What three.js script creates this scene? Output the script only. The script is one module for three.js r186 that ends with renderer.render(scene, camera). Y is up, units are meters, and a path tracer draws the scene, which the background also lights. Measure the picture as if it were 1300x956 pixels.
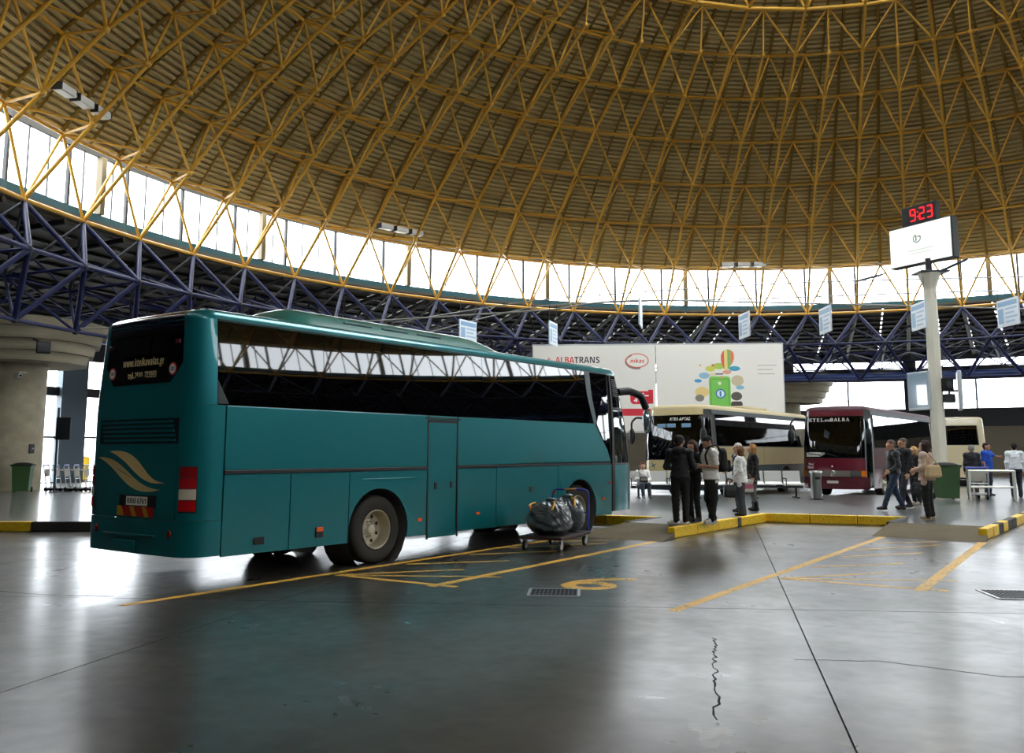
import * as THREE from 'three';
import { mergeGeometries, mergeVertices } from 'three/addons/utils/BufferGeometryUtils.js';
import { RoundedBoxGeometry } from 'three/addons/geometries/RoundedBoxGeometry.js';
import { RectAreaLightUniformsLib } from 'three/addons/lights/RectAreaLightUniformsLib.js';

// ---------------------------------------------------------------- camera, sky, exposure
const scene = new THREE.Scene();
const EYE = 1.68;                                   // height of the lens above the roadway
const camera = new THREE.PerspectiveCamera(2 * Math.atan(433.5 / 1130) * 180 / Math.PI, 1300 / 867, 0.1, 400);
camera.position.set(0, EYE, 0);
camera.rotation.set(Math.atan(141.5 / 1130), 0, 0);
camera.setViewOffset(1300, 867, 0, 0, 1300, 956);
scene.background = new THREE.Color(0.88, 0.945, 1.0);   // bright overcast sky
scene.backgroundIntensity = 1.0;
const renderer = new THREE.WebGLRenderer({ antialias: true });
renderer.toneMapping = THREE.LinearToneMapping;
renderer.toneMappingExposure = 12.8;
renderer.shadowMap.enabled = true;
RectAreaLightUniformsLib.init();

// ---------------------------------------------------------------- helpers
let seedState = 12345;
const rnd = () => { seedState = (seedState * 1664525 + 1013904223) >>> 0; return seedState / 4294967296; };
const rr = (a, b) => a + (b - a) * rnd();
const V = (x, y, z) => new THREE.Vector3(x, y, z);
const PI = Math.PI;

const used = new Map();
function numbered(name) {
  const n = used.get(name) || 0; used.set(name, n + 1);
  return n ? name + '_' + String(n).padStart(3, '0') : name;
}
function tag(o, label, category, group, kind) {
  if (label) o.userData.label = label;
  if (category) o.userData.category = category;
  if (group) o.userData.group = group;
  if (kind) o.userData.kind = kind;
  return o;
}
function thing(name, label, category, pos = [0, 0, 0], turn = 0, group) {
  const g = new THREE.Group(); g.name = numbered(name); scene.add(g);
  g.position.set(...pos); g.rotation.y = turn;
  return tag(g, label, category, group);
}
function structure(name, label, pos = [0, 0, 0]) {
  const g = new THREE.Group(); g.name = numbered(name); scene.add(g); g.position.set(...pos);
  tag(g, label, name.split('_')[0], null, 'structure');
  return g;
}
function part(name, geo, mat, parent, label) {
  const m = new THREE.Mesh(geo, mat); m.name = name; m.castShadow = m.receiveShadow = true;
  if (label) m.userData.label = label;
  parent.add(m); return m;
}
const geoPrep = (g) => { g = g.index ? g.toNonIndexed() : g; if (!g.attributes.uv) g.setAttribute('uv', new THREE.BufferAttribute(new Float32Array(g.attributes.position.count * 2), 2)); for (const k of Object.keys(g.attributes)) if (!['position', 'normal', 'uv'].includes(k)) g.deleteAttribute(k); return g; };
const merge = (list) => mergeGeometries(list.map(geoPrep));
function box(w, h, d, x = 0, y = 0, z = 0, r = 0, seg = 1) {
  const m = Math.min(w, h, d) / 2 * 0.98;
  const g = r > 0 ? new RoundedBoxGeometry(w, h, d, seg, Math.min(r, m)) : new THREE.BoxGeometry(w, h, d);
  return g.translate(x, y, z);
}
function cyl(r0, r1, h, x, y, z, seg = 20, axis = 'y') {
  const g = new THREE.CylinderGeometry(r1, r0, h, seg);
  if (axis === 'x') g.rotateZ(-PI / 2); if (axis === 'z') g.rotateX(PI / 2);
  return g.translate(x, y, z);
}
// a round bar between two points
const UNIT_TUBE = {}; 
const unitTube = (seg) => UNIT_TUBE[seg] || (UNIT_TUBE[seg] = new THREE.CylinderGeometry(1, 1, 1, seg, 1));
const UP = V(0, 1, 0), _d = V(), _q = new THREE.Quaternion();
function barMatrix(p, q, r) {
  _d.subVectors(q, p); const L = _d.length(); _q.setFromUnitVectors(UP, _d.normalize());
  return new THREE.Matrix4().compose(V().addVectors(p, q).multiplyScalar(0.5), _q, V(r, L, r));
}
function bar(name, p, q, r, mat, parent, seg = 8) {
  const m = part(name, unitTube(seg), mat, parent); barMatrix(p, q, r).decompose(m.position, m.quaternion, m.scale); return m;
}
const barGeo = (p, q, r, seg = 8) => unitTube(seg).clone().applyMatrix4(barMatrix(p, q, r));
// a smooth tube through points
function pipe(points, r, seg = 24, radial = 8, closed = false) {
  return new THREE.TubeGeometry(new THREE.CatmullRomCurve3(points.map((p) => (p.isVector3 ? p : V(...p))), closed, 'catmullrom', 0.3), seg, r, radial, closed);
}
// polyline tube with sharp-ish corners
function polybar(points, r, seg = 8) { const l = []; for (let i = 0; i + 1 < points.length; i++) l.push(barGeo(V(...points[i]), V(...points[i + 1]), r, seg)); for (const p of points) l.push(new THREE.SphereGeometry(r, seg, 6).translate(...p)); return merge(l); }
function prism(shapePts, depth, bevel = 0) {     // extrude a 2-D outline (x, y) along +z
  const s = new THREE.Shape(shapePts.map((p) => new THREE.Vector2(p[0], p[1])));
  return new THREE.ExtrudeGeometry(s, { depth, bevelEnabled: bevel > 0, bevelThickness: bevel, bevelSize: bevel, bevelSegments: 2, curveSegments: 8 });
}
function slab(pts, y0, y1) {                       // horizontal slab from (x, z) outline
  const s = new THREE.Shape(pts.map((p) => new THREE.Vector2(p[0], -p[1])));
  const g = new THREE.ExtrudeGeometry(s, { depth: y1 - y0, bevelEnabled: false });
  g.rotateX(-PI / 2).translate(0, y0, 0);
  const P = g.attributes.position, U = g.attributes.uv;
  for (let i = 0; i < P.count; i++) U.setXY(i, P.getX(i), -P.getZ(i));
  return g;
}

// ---------------------------------------------------------------- procedural textures
function hash2(x, y, s) { let h = Math.imul(x, 374761393) ^ Math.imul(y, 668265263) ^ Math.imul(s, 1274126177); h = Math.imul(h ^ (h >>> 13), 1274126177); return ((h ^ (h >>> 16)) >>> 0) / 4294967296; }
function vnoise(x, y, per, s) {
  const xi = Math.floor(x), yi = Math.floor(y), fx = x - xi, fy = y - yi, w = (v) => ((v % per) + per) % per;
  const u = fx * fx * (3 - 2 * fx), v = fy * fy * (3 - 2 * fy);
  const a = hash2(w(xi), w(yi), s), b = hash2(w(xi + 1), w(yi), s), c = hash2(w(xi), w(yi + 1), s), d = hash2(w(xi + 1), w(yi + 1), s);
  return a + (b - a) * u + (c - a) * v + (a - b - c + d) * u * v;
}
function fbm(u, v, base, oct, s) { let t = 0, a = 0.5, n = 0; for (let o = 0, f = base; o < oct; o++, f *= 2, a *= 0.55) { t += a * vnoise(u * f, v * f, f, s + o); n += a; } return t / n; }
function dataTex(size, fn, srgb = true, repeat = 1) {
  const d = new Uint8Array(size * size * 4);
  for (let y = 0; y < size; y++) for (let x = 0; x < size; x++) { const c = fn(x / size, y / size), i = (y * size + x) * 4; d[i] = c[0] * 255; d[i + 1] = c[1] * 255; d[i + 2] = c[2] * 255; d[i + 3] = 255; }
  const t = new THREE.DataTexture(d, size, size); t.wrapS = t.wrapT = THREE.RepeatWrapping; t.magFilter = THREE.LinearFilter; t.minFilter = THREE.LinearMipmapLinearFilter; t.generateMipmaps = true;
  if (srgb) t.colorSpace = THREE.SRGBColorSpace; t.repeat.set(repeat, repeat); t.needsUpdate = true; return t;
}
const clamp = (v, a = 0, b = 1) => Math.min(b, Math.max(a, v));
const mix3 = (a, b, t) => [a[0] + (b[0] - a[0]) * t, a[1] + (b[1] - a[1]) * t, a[2] + (b[2] - a[2]) * t];
function canvasTex(w, h, draw) {
  const c = document.createElement('canvas'); c.width = w; c.height = h; const g = c.getContext('2d'); draw(g, w, h);
  const t = new THREE.CanvasTexture(c); t.colorSpace = THREE.SRGBColorSpace; return t;
}
const std = (color, roughness = 0.6, metalness = 0, extra = {}) => new THREE.MeshStandardMaterial({ color, roughness, metalness, ...extra });
const phys = (color, roughness, extra) => new THREE.MeshPhysicalMaterial({ color, roughness, ...extra });

// roadway: worn, oil-stained power-floated concrete
const texRoad = dataTex(1024, (u, v) => {
  const big = fbm(u, v, 3, 5, 11), mid = fbm(u, v, 14, 4, 23), fine = fbm(u, v, 120, 2, 37), streak = fbm(u * 0.5, v, 40, 3, 51);
  let c = mix3([0.185, 0.165, 0.14], [0.275, 0.255, 0.225], clamp(big * 1.5 - 0.3));
  c = mix3(c, [0.14, 0.12, 0.095], clamp((mid - 0.52) * 2.2) * 0.55);
  c = mix3(c, [0.11, 0.095, 0.08], clamp((streak - 0.6) * 3) * 0.4);
  const k = 0.9 + 0.2 * fine; return [c[0] * k, c[1] * k, c[2] * k];
});
const texRoadRough = dataTex(512, (u, v) => { const n = fbm(u, v, 6, 5, 71), m = fbm(u, v, 60, 2, 77); const r = clamp(0.22 + 0.30 * n + 0.10 * (m - 0.5), 0.1, 0.8); return [r, r, r]; }, false);
const texRoadBump = dataTex(512, (u, v) => { const n = fbm(u, v, 8, 4, 91) * 0.7 + fbm(u, v, 100, 2, 95) * 0.3; return [n, n, n]; }, false);
const uvScale = (t, s) => { const c = t.clone(); c.repeat.set(s, s); c.needsUpdate = true; return c; };
// platform: polished terrazzo-like concrete
const texPlat = dataTex(512, (u, v) => { const n = fbm(u, v, 4, 5, 131), f = fbm(u, v, 90, 2, 137); const c = mix3([0.36, 0.36, 0.36], [0.47, 0.47, 0.465], n); const k = 0.93 + 0.14 * f; return c.map((x) => x * k); });
const texConc = dataTex(512, (u, v) => { const n = fbm(u, v, 4, 5, 151), f = fbm(u, v, 60, 3, 157); const c = mix3([0.55, 0.52, 0.43], [0.68, 0.64, 0.54], n); const k = 0.9 + 0.2 * f; return c.map((x) => x * k); });
const texSheet = dataTex(256, (u, v) => { const n = fbm(u, v, 5, 4, 171), s = fbm(u * 0.3, v, 30, 2, 177); const c = mix3([0.70, 0.63, 0.42], [0.80, 0.73, 0.52], n * 0.7 + s * 0.3); return c; });
const texPaintYellow = dataTex(256, (u, v) => { const n = fbm(u, v, 6, 5, 191), w = fbm(u, v, 40, 3, 193); let c = mix3([0.97, 0.75, 0.05], [1.0, 0.85, 0.12], n); c = mix3(c, [0.25, 0.22, 0.17], clamp((w - 0.63) * 6)); return c; });
const texLine = dataTex(512, (u, v) => { const n = fbm(u, v, 8, 4, 211), w = fbm(u, v, 60, 3, 213); let c = mix3([0.80, 0.60, 0.16], [0.90, 0.70, 0.24], n); c = mix3(c, [0.32, 0.29, 0.22], clamp((w * 0.6 + n * 0.4 - 0.52) * 4)); return c; });

const M = {
  road: new THREE.MeshPhysicalMaterial({ map: uvScale(texRoad, 0.09), roughnessMap: uvScale(texRoadRough, 0.13), roughness: 1, bumpMap: uvScale(texRoadBump, 0.31), bumpScale: 0.0012, clearcoat: 0.4, clearcoatRoughness: 0.2, specularIntensity: 1 }),
  joint: std(0x14120f, 0.9),
  crack: std(0x1b1814, 0.95),
  platform: new THREE.MeshPhysicalMaterial({ map: uvScale(texPlat, 0.2), roughness: 0.28, clearcoat: 0.6, clearcoatRoughness: 0.08 }),
  ramp: std(0x9c917c, 0.85, 0, { map: uvScale(texConc, 0.6) }),
  kerbYellow: std(0xffffff, 0.5, 0, { map: uvScale(texPaintYellow, 1.2) }),
  kerbDark: std(0x3a352d, 0.7),
  line: std(0xffffff, 0.5, 0, { map: uvScale(texLine, 0.8) }),
  concrete: std(0xffffff, 0.75, 0, { map: uvScale(texConc, 0.35) }),
  sheet: std(0xffffff, 0.5, 0.0, { map: uvScale(texSheet, 0.5) }),
  yellowSteel: std(0xd8a537, 0.4),
  rafter: std(0x8a6d22, 0.5),
  blueSteel: std(0x161d4e, 0.42),
  greySteel: std(0x3c3e42, 0.45, 0.3),
  tealSteel: std(0x225a6b, 0.45),
  darkFrame: std(0x2a2a2a, 0.5, 0.3),
  post: std(0x6b5d3c, 0.5),
  glass: new THREE.MeshPhysicalMaterial({ color: 0xffffff, roughness: 0.0, transmission: 1, thickness: 0, ior: 1.45 }),
  deck: std(0x5a564a, 0.6),
  darkWall: std(0x3f4244, 0.7),
  beigeWall: std(0x8f8570, 0.8),
  blueCol: std(0x5c6f7c, 0.5),
  black: std(0x0b0b0b, 0.55), rubber: std(0x141414, 0.75), steel: std(0xb9bab8, 0.3, 0.9), alu: std(0xc9cac8, 0.4, 0.7), chrome: std(0xdddddd, 0.12, 1),
  white: std(0xe8e8e4, 0.5), paving: std(0x8d8a84, 0.85),
};
const STUFF = (o) => { o.userData.kind = 'stuff'; return o; };

// ---------------------------------------------------------------- dome geometry: plan is a slightly stretched circle of 62 bays
const BAYS = 62, DOME_X = 12.63, DOME_Z = -27.07, PHASE = -1.4296, STRETCH = 0.0465, STRETCH_AT = 0.8288;
function onDome(r, h, i) {
  const th = PHASE + 2 * PI / BAYS * i; let a = r * Math.sin(th), b = r * Math.cos(th);
  const t = (a * Math.sin(STRETCH_AT) + b * Math.cos(STRETCH_AT)) * STRETCH;
  a += t * Math.sin(STRETCH_AT); b += t * Math.cos(STRETCH_AT);
  return V(DOME_X + a, h + EYE, DOME_Z - b);
}
const inFrontArc = (i) => { let k = ((i % BAYS) + BAYS) % BAYS; if (k > BAYS - 8) k -= BAYS; return k >= -4 && k <= 22.6; };
// ================================================================= FLOOR: concrete slabs with open joints
const floorRoot = structure('floor', 'dark oil-stained polished concrete roadway with open joints under the dome');
{
  // big sub-floor, just below the slabs, shows in the joints
  const base = slab([[-75, 45], [85, 45], [85, -100], [-75, -100]], -0.4, -0.012); part('joint_bed', base, M.joint, floorRoot);
  const ax = V(Math.cos(0.10), 0, Math.sin(0.10)), az = V(Math.sin(0.23), 0, -Math.cos(0.23)), O = V(3.03, 0, -9.9), S = 5.75, SZ = 6.3, gap = 0.007;
  const at = (i, j) => { const p = O.clone().addScaledVector(ax, i * S).addScaledVector(az, j * SZ); return [p.x, p.z]; };
  const inset = (q) => { const cx = (q[0][0] + q[2][0]) / 2, cz = (q[0][1] + q[2][1]) / 2; return q.map(([x, z]) => { const dx = cx - x, dz = cz - z, l = Math.hypot(dx, dz); return [x + dx / l * gap * 1.4, z + dz / l * gap * 1.4]; }); };
  const I0 = -5, I1 = 6, J0 = -3, J1 = 4;
  for (let i = I0; i < I1; i++) for (let j = J0; j < J1; j++) part('floor_slab', slab(inset([at(i, j), at(i + 1, j), at(i + 1, j + 1), at(i, j + 1)]), -0.2, 0), M.road, floorRoot);
  const rim = [at(I0, J0), at(I1, J0), at(I1, J1), at(I0, J1)];
  const s = new THREE.Shape([[-75, 45], [85, 45], [85, -100], [-75, -100]].map(([x, z]) => new THREE.Vector2(x, -z)));
  s.holes.push(new THREE.Path(rim.map(([x, z]) => new THREE.Vector2(x, -z))));
  const g = new THREE.ExtrudeGeometry(s, { depth: 0.2, bevelEnabled: false }).rotateX(-PI / 2).translate(0, -0.2, 0);
  part('far_roadway', g, M.road, floorRoot);
}
// cracks: thin wandering grooves filled with dirt
function crackStrip(pts, w, seed) {
  const out = [];
  const P = []; for (let k = 0; k + 1 < pts.length; k++) for (let s = 0; s < 10; s++) { const t = s / 10, n = (hash2(k, s, seed) - 0.5) * 0.05; P.push([pts[k][0] + (pts[k + 1][0] - pts[k][0]) * t + n, pts[k][1] + (pts[k + 1][1] - pts[k][1]) * t + n * 0.6]); }
  P.push(pts[pts.length - 1]);
  for (let k = 0; k + 1 < P.length; k++) { const [x0, z0] = P[k], [x1, z1] = P[k + 1], dx = x1 - x0, dz = z1 - z0, l = Math.hypot(dx, dz) || 1, ww = w * (0.5 + hash2(k, 3, seed)); out.push(slab([[x0 - dz / l * ww, z0 + dx / l * ww], [x1 - dz / l * ww, z1 + dx / l * ww], [x1 + dz / l * ww, z1 - dx / l * ww], [x0 + dz / l * ww, z0 - dx / l * ww]], 0.0005, 0.0015)); }
  return merge(out);
}
part('crack', crackStrip([[1.86, -8.4], [1.75, -7.9], [1.62, -7.4], [1.5, -6.8], [1.3, -5.9]], 0.006, 3), M.crack, floorRoot);
part('crack', crackStrip([[2.33, -7.55], [3.0, -7.5], [3.7, -7.0], [4.2, -6.95]], 0.005, 5), M.crack, floorRoot);
part('crack', crackStrip([[-7.4, -11.3], [-6.2, -11.15], [-5.4, -10.85], [-4.7, -10.8]], 0.012, 7), M.crack, floorRoot);

// outside paving
{ const g = structure('outdoor_ground', 'pale paving around the terminal building'); g.userData.category = 'ground'; const s = new THREE.Shape(); s.absarc(0, 0, 260, 0, 2 * PI); s.holes.push(new THREE.Path([[-75, 45], [85, 45], [85, -100], [-75, -100]].map(([x, z]) => new THREE.Vector2(x, -z)))); part('paving', new THREE.ExtrudeGeometry(s, { depth: 0.3, bevelEnabled: false, curveSegments: 48 }).rotateX(-PI / 2).translate(0, -0.3, 0), M.paving, g); }

// ================================================================= PLATFORM
const PH = 0.2;
const platformRoot = structure('platform', 'raised glossy grey passenger platform with yellow kerbs and saw-tooth bays'); platformRoot.userData.category = 'platform';
const PLAT = [[-60, -19.6], [-2.1, -19.6], [0.1, -22.6], [3.45, -21.0], [1.75, -18.35], [3.03, -17.9], [6.2, -22.3], [9.2, -21.0], [7.35, -18.45], [9.15, -17.58], [14.2, -24.5], [17.2, -23.2], [15.3, -20.6], [17.1, -19.7], [20.4, -24.2], [60, -24.2], [60, -38], [19, -38], [14.7, -31.9], [4.3, -31.9], [0.4, -38], [-60, -38]];
const noseCut = (p) => p;
{
  // the noses end in ramps, so the slab stops 1.3 m short of them
  const P2 = [[-60, -19.6], [-2.1, -19.6], [0.1, -22.6], [3.45, -21.0], [2.45, -19.55], [3.62, -18.75], [6.2, -22.3], [9.2, -21.0], [8.12, -19.45], [9.72, -18.38], [14.2, -24.5], [17.2, -23.2], [16.1, -21.6], [17.8, -20.7], [20.4, -24.2], [60, -24.2], [60, -38], [19, -38], [14.7, -31.9], [4.3, -31.9], [0.4, -38], [-60, -38]];
  part('platform_slab', slab(P2, 0.001, PH), M.platform, platformRoot);
  const wedge = (bl, br, tr, tl) => { // ramp: bottom-left, bottom-right at road level, top-right, top-left at platform level
    const g = new THREE.BufferGeometry(), p = [];
    const a = [bl[0], 0.004, bl[1]], b = [br[0], 0.004, br[1]], c = [tr[0], PH - 0.002, tr[1]], d = [tl[0], PH - 0.002, tl[1]], c0 = [tr[0], 0.004, tr[1]], d0 = [tl[0], 0.004, tl[1]];
    const q = (x, y, z, w) => p.push(...x, ...y, ...z, ...x, ...z, ...w), t = (x, y, z) => p.push(...x, ...y, ...z);
    q(a, b, c, d); t(b, c0, c); t(a, d, d0); q(d0, d, c, c0); q(a, d0, c0, b);
    g.setAttribute('position', new THREE.Float32BufferAttribute(p, 3)); const uv = []; for (let i = 0; i < p.length; i += 3) uv.push(p[i], -p[i + 2]); g.setAttribute('uv', new THREE.Float32BufferAttribute(uv, 2)); g.computeVertexNormals(); return g;
  };
  part('ramp', wedge([1.25, -18.45], [2.85, -17.2], [3.6, -18.76], [2.45, -19.55]), M.ramp, platformRoot, 'dark asphalt ramp at the end of the platform finger');
  part('ramp', wedge([7.28, -18.4], [8.95, -17.15], [9.70, -18.39], [8.12, -19.45]), M.ramp, platformRoot);
  // kerb stones: separate painted lengths along the platform edge
  const kerb = (a, b, n, mats, w = 0.16) => {
    const dx = b[0] - a[0], dz = b[1] - a[1], L = Math.hypot(dx, dz), step = L / n;
    for (let k = 0; k < n; k++) {
      const m = part('kerb_stone', box(step - 0.012, PH + 0.012, w, 0, 0, 0, 0.02, 2), mats[k % mats.length], platformRoot), t = (k + 0.5) / n;
      m.position.set(a[0] + dx * t, (PH + 0.012) / 2 + 0.001, a[1] + dz * t); m.rotation.y = -Math.atan2(dz, dx);
    }
  };
  const Y = M.kerbYellow, D = M.kerbDark;
  kerb([3.16, -18.02], [5.1, -20.72], 3, [Y]); kerb([5.1, -20.72], [5.22, -20.88], 1, [D]); kerb([5.22, -20.88], [6.2, -22.25], 1, [Y]);
  kerb([6.2, -22.25], [9.15, -21.0], 3, [Y]); kerb([9.12, -20.95], [8.12, -19.45], 2, [D]);
  kerb([9.2, -17.72], [9.62, -18.28], 1, [Y]); kerb([9.66, -18.33], [14.2, -24.45], 12, [Y, D, Y, D, D, Y]);
  kerb([0.1, -22.55], [3.4, -21.0], 3, [Y]); kerb([3.4, -20.95], [2.45, -19.5], 2, [D]);
  kerb([-13.4, -19.55], [-10.35, -19.55], 3, [Y]); kerb([-10.35, -19.55], [-2.1, -19.55], 5, [D]); kerb([-2.1, -19.62], [0.05, -22.5], 3, [D]);
}
// painted lines in front of the platform fingers
function stripe(a, b, w, y = 0.0012) { const dx = b[0] - a[0], dz = b[1] - a[1], l = Math.hypot(dx, dz), nx = -dz / l * w / 2, nz = dx / l * w / 2; return slab([[a[0] + nx, a[1] + nz], [b[0] + nx, b[1] + nz], [b[0] - nx, b[1] - nz], [a[0] - nx, a[1] - nz]], 0.0002, y); }
const hatchLabels = ['faded yellow hatched no-parking box on the roadway beside the green coach', 'faded yellow hatched no-parking box on the roadway below the empty bay'];
[[-6.05, -0.35], [0, 0]].forEach(([ox, oz], k) => {
  const t = thing('road_marking', hatchLabels[k], 'road marking', [0, 0, 0], 0);
  const q = (x, z) => [x + ox, z + oz];
  part('border_line', stripe(q(1.71, -9.8), q(7.58, -18.45), 0.13), M.line, t); part('border_line', stripe(q(5.01, -11.23), q(8.92, -17.2), 0.15), M.line, t);
  for (const [a, b, w] of [[[3.62, -12.3], [5.35, -11.2], .11], [[3.65, -12.32], [5.35, -12.9], .08], [[4.45, -13.5], [6.0, -13.95], .08], [[5.35, -14.8], [6.95, -15.4], .08], [[6.0, -15.85], [7.85, -16.7], .08], [[6.75, -17.0], [8.1, -17.3], .08], [[3.62, -12.3], [5.9, -12.1], .07]]) part('hatch_line', stripe(q(...a), q(...b), w, 0.0016), M.line, t);
});
{ // painted digit 6
  const sh = new THREE.Shape(); sh.absellipse(0, 0, 0.36, 0.36, 0, 2 * PI); const hole = new THREE.Path(); hole.absellipse(0, 0, 0.17, 0.15, 0, 2 * PI, true); sh.holes.push(hole);
  const tail = new THREE.Shape(); tail.moveTo(-0.36, 0.02); tail.bezierCurveTo(-0.38, 0.5, -0.05, 0.8, 0.33, 0.88); tail.lineTo(0.36, 0.72); tail.bezierCurveTo(0.08, 0.65, -0.16, 0.4, -0.17, 0.1); tail.closePath();
  const g = merge([sh, tail].map((s, i) => new THREE.ExtrudeGeometry(s, { depth: 0.001 + i * 0.0003, bevelEnabled: false, curveSegments: 20 })));
  g.rotateX(-PI / 2); const m = part(numbered('painted_digit'), g, M.line, scene); m.position.set(0.98, 0.0004, -11.66); m.rotation.y = -0.5; tag(m, 'yellow digit 6 painted on the roadway beside the small drain grate', 'road marking');
}
// drain grates
function grate(label, x, z, w, d, turn) {
  const t = thing('drain_grate', label, 'grate', [x, 0.0, z], turn); const fm = M.greySteel;
  part('frame', merge([box(w, 0.008, 0.035, 0, 0.0045, -d / 2), box(w, 0.008, 0.035, 0, 0.0045, d / 2), box(0.035, 0.008, d, -w / 2, 0.0045, 0), box(0.035, 0.008, d, w / 2, 0.0045, 0)]), M.alu, t);
  part('pit', box(w - 0.03, 0.002, d - 0.03, 0, 0.0015, 0), M.black, t);
  const n = Math.round(w / 0.05); for (let k = 0; k < n; k++) part('grate_bar', box(0.014, 0.007, d - 0.02, -w / 2 + (k + 0.5) * w / n, 0.0055, 0), fm, t);
  const m = Math.round(d / 0.09); for (let k = 0; k < m; k++) part('cross_bar', box(w - 0.02, 0.006, 0.012, 0, 0.005, -d / 2 + (k + 0.5) * d / m), fm, t);
}
grate('small square steel drain grate beside the painted digit', 0.51, -11.08, 0.6, 0.56, -0.08);
grate('steel drain grate with no digit beside it, below the striped kerb', 6.0, -10.9, 0.62, 0.7, -0.14);

// ================================================================= DOME ROOF
const RI = [29.55, 27.17, 25.25, 22.95, 20.67, 18.08, 15.86, 13.3, 10.7, 8.0], HI = [8.9, 11.56, 13.70, 15.54, 17.31, 18.74, 20.15, 21.25, 22.2, 22.9];
const RO = [29.6, 29.39, 27.5, 25.2, 22.8, 20.25, 17.95, 15.5, 12.8, 10.1, 8.6], HO = [8.9, 11.86, 14.25, 16.22, 18.06, 19.65, 21.1, 22.4, 23.5, 24.3, 24.6];
const SKIN = 0.16;                    // sheeting lies this far above the outer nodes
const roofRoot = structure('ceiling', 'dome ceiling of horizontally ribbed tan metal sheets');
const frameRoot = structure('dome_frame', 'yellow tubular space frame carrying the dome'); frameRoot.userData.category = 'space frame';
{
  const far = [];
  const ribs = [12, 11, 11, 10, 10, 10, 9, 9, 8];
  for (let k = 1; k < 10; k++) {
    // corrugated panel of one bay between outer ring k and k + 1
    const n = ribs[k - 1] * 4;
    for (let i = 0; i < BAYS; i++) {
      const pos = [], nor = [], uv = [], idx = [];
      for (let s = 0; s <= n; s++) {
        const ph = s % 4, pitch = 4 / n, t = Math.floor(s / 4) * pitch + [0, 0.5, 0.58, 0.92][ph] * pitch, bump = ph >= 2 ? 0.15 : 0;
        const tt = t;
        const r = RO[k] + (RO[k + 1] - RO[k]) * tt, h = HO[k] + (HO[k + 1] - HO[k]) * tt, dr = HO[k + 1] - HO[k], dh = RO[k] - RO[k + 1], l = Math.hypot(dr, dh);
        const off = bump;
        for (let e = 0; e < 3; e++) { const p = onDome(r + 0.08 + dr / l * off, h + SKIN + dh / l * off, i + 0.5 + e / 2); pos.push(p.x, p.y, p.z); uv.push(e * 1.5 + i * 3, t * 3 + k * 3); }
      }
      for (let s = 0; s < n; s++) for (let e = 0; e < 2; e++) { const a = s * 3 + e; idx.push(a, a + 1, a + 4, a, a + 4, a + 3); }
      const g = new THREE.BufferGeometry(); g.setAttribute('position', new THREE.Float32BufferAttribute(pos, 3)); g.setAttribute('uv', new THREE.Float32BufferAttribute(uv, 2)); g.setIndex(idx);
      const gg = g.toNonIndexed(); gg.computeVertexNormals();
      if (inFrontArc(i + 0.5) && k < 9) part('roof_panel', gg, M.sheet, roofRoot); else far.push(gg);
    }
  }
  STUFF(part('roof_panel_rest', mergeGeometries(far), M.sheet, roofRoot));
  // round skylight at the crown, out of the picture above: wedge panes between radial bars
  const sky = structure('window_2', 'round glazed skylight at the crown of the dome');
  const ring = (i) => onDome(RO[10], HO[10] + SKIN + 0.05, i), apex = onDome(0, HO[10] + 1.1, 0);
  for (let i = 0; i < BAYS; i += 2) { const a = ring(i), b = ring(i + 2), g = new THREE.BufferGeometry(); g.setAttribute('position', new THREE.Float32BufferAttribute([a, b, apex].flatMap((v) => v.toArray()), 3)); g.setAttribute('uv', new THREE.Float32BufferAttribute([0, 0, 1, 0, 0.5, 1], 2)); g.computeVertexNormals(); part('pane', g, M.glass, sky); bar('glazing_bar', a, apex, 0.04, M.darkFrame, sky, 5); bar('kerb_tube', a, b, 0.12, M.darkFrame, sky, 6); }

  // space frame members
  const rest = {}; const counts = {};
  const member = (name, p, q, r, mat, near, seg = 7) => { counts[name] = (counts[name] || 0) + (near ? 1 : 0); if (near && counts[name] <= 300) bar(name, p, q, r, mat, frameRoot, seg); else (rest[name] = rest[name] || { mat, list: [] }).list.push(barGeo(p, q, r, 5)); };
  const YS = M.yellowSteel;
  for (let k = 0; k < 9; k++) for (let i = 0; i < BAYS; i++) {
    const half = k >= 6, near = inFrontArc(i) && k < 8;
    if (half && i % 2 === 0) continue;                                  // above ring 6 only every other meridian goes on
    const IN = (kk, ii) => onDome(RI[kk], HI[kk], ii), OUT = (kk, ii) => onDome(RO[kk], HO[kk], ii);
    const w = half ? 1 : 0.5;
    member('meridian_tube', IN(k, i), IN(k + 1, i), 0.076, YS, near);
    member('diagonal_tube', IN(k, i), OUT(k + 1, i - w), 0.06, YS, near);
    member('diagonal_tube', IN(k, i), OUT(k + 1, i + w), 0.06, YS, near);
    if (k === 6) member('hanger_tube', OUT(7, i + 1), IN(6, i + 1), 0.05, YS, near);
    if (k >= 1) { member('strut', IN(k, i), OUT(k, i - (k >= 7 ? 1 : 0.5)), 0.05, YS, near); member('strut', IN(k, i), OUT(k, i + (k >= 7 ? 1 : 0.5)), 0.05, YS, near); }
    if (k === 0) member('bottom_ring_tube', IN(0, i), IN(0, i + 1), 0.085, YS, near);
    if (k >= 7) member('upper_ring_tube', IN(k, i), IN(k, i + 2), 0.09, YS, near);
  }
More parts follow.
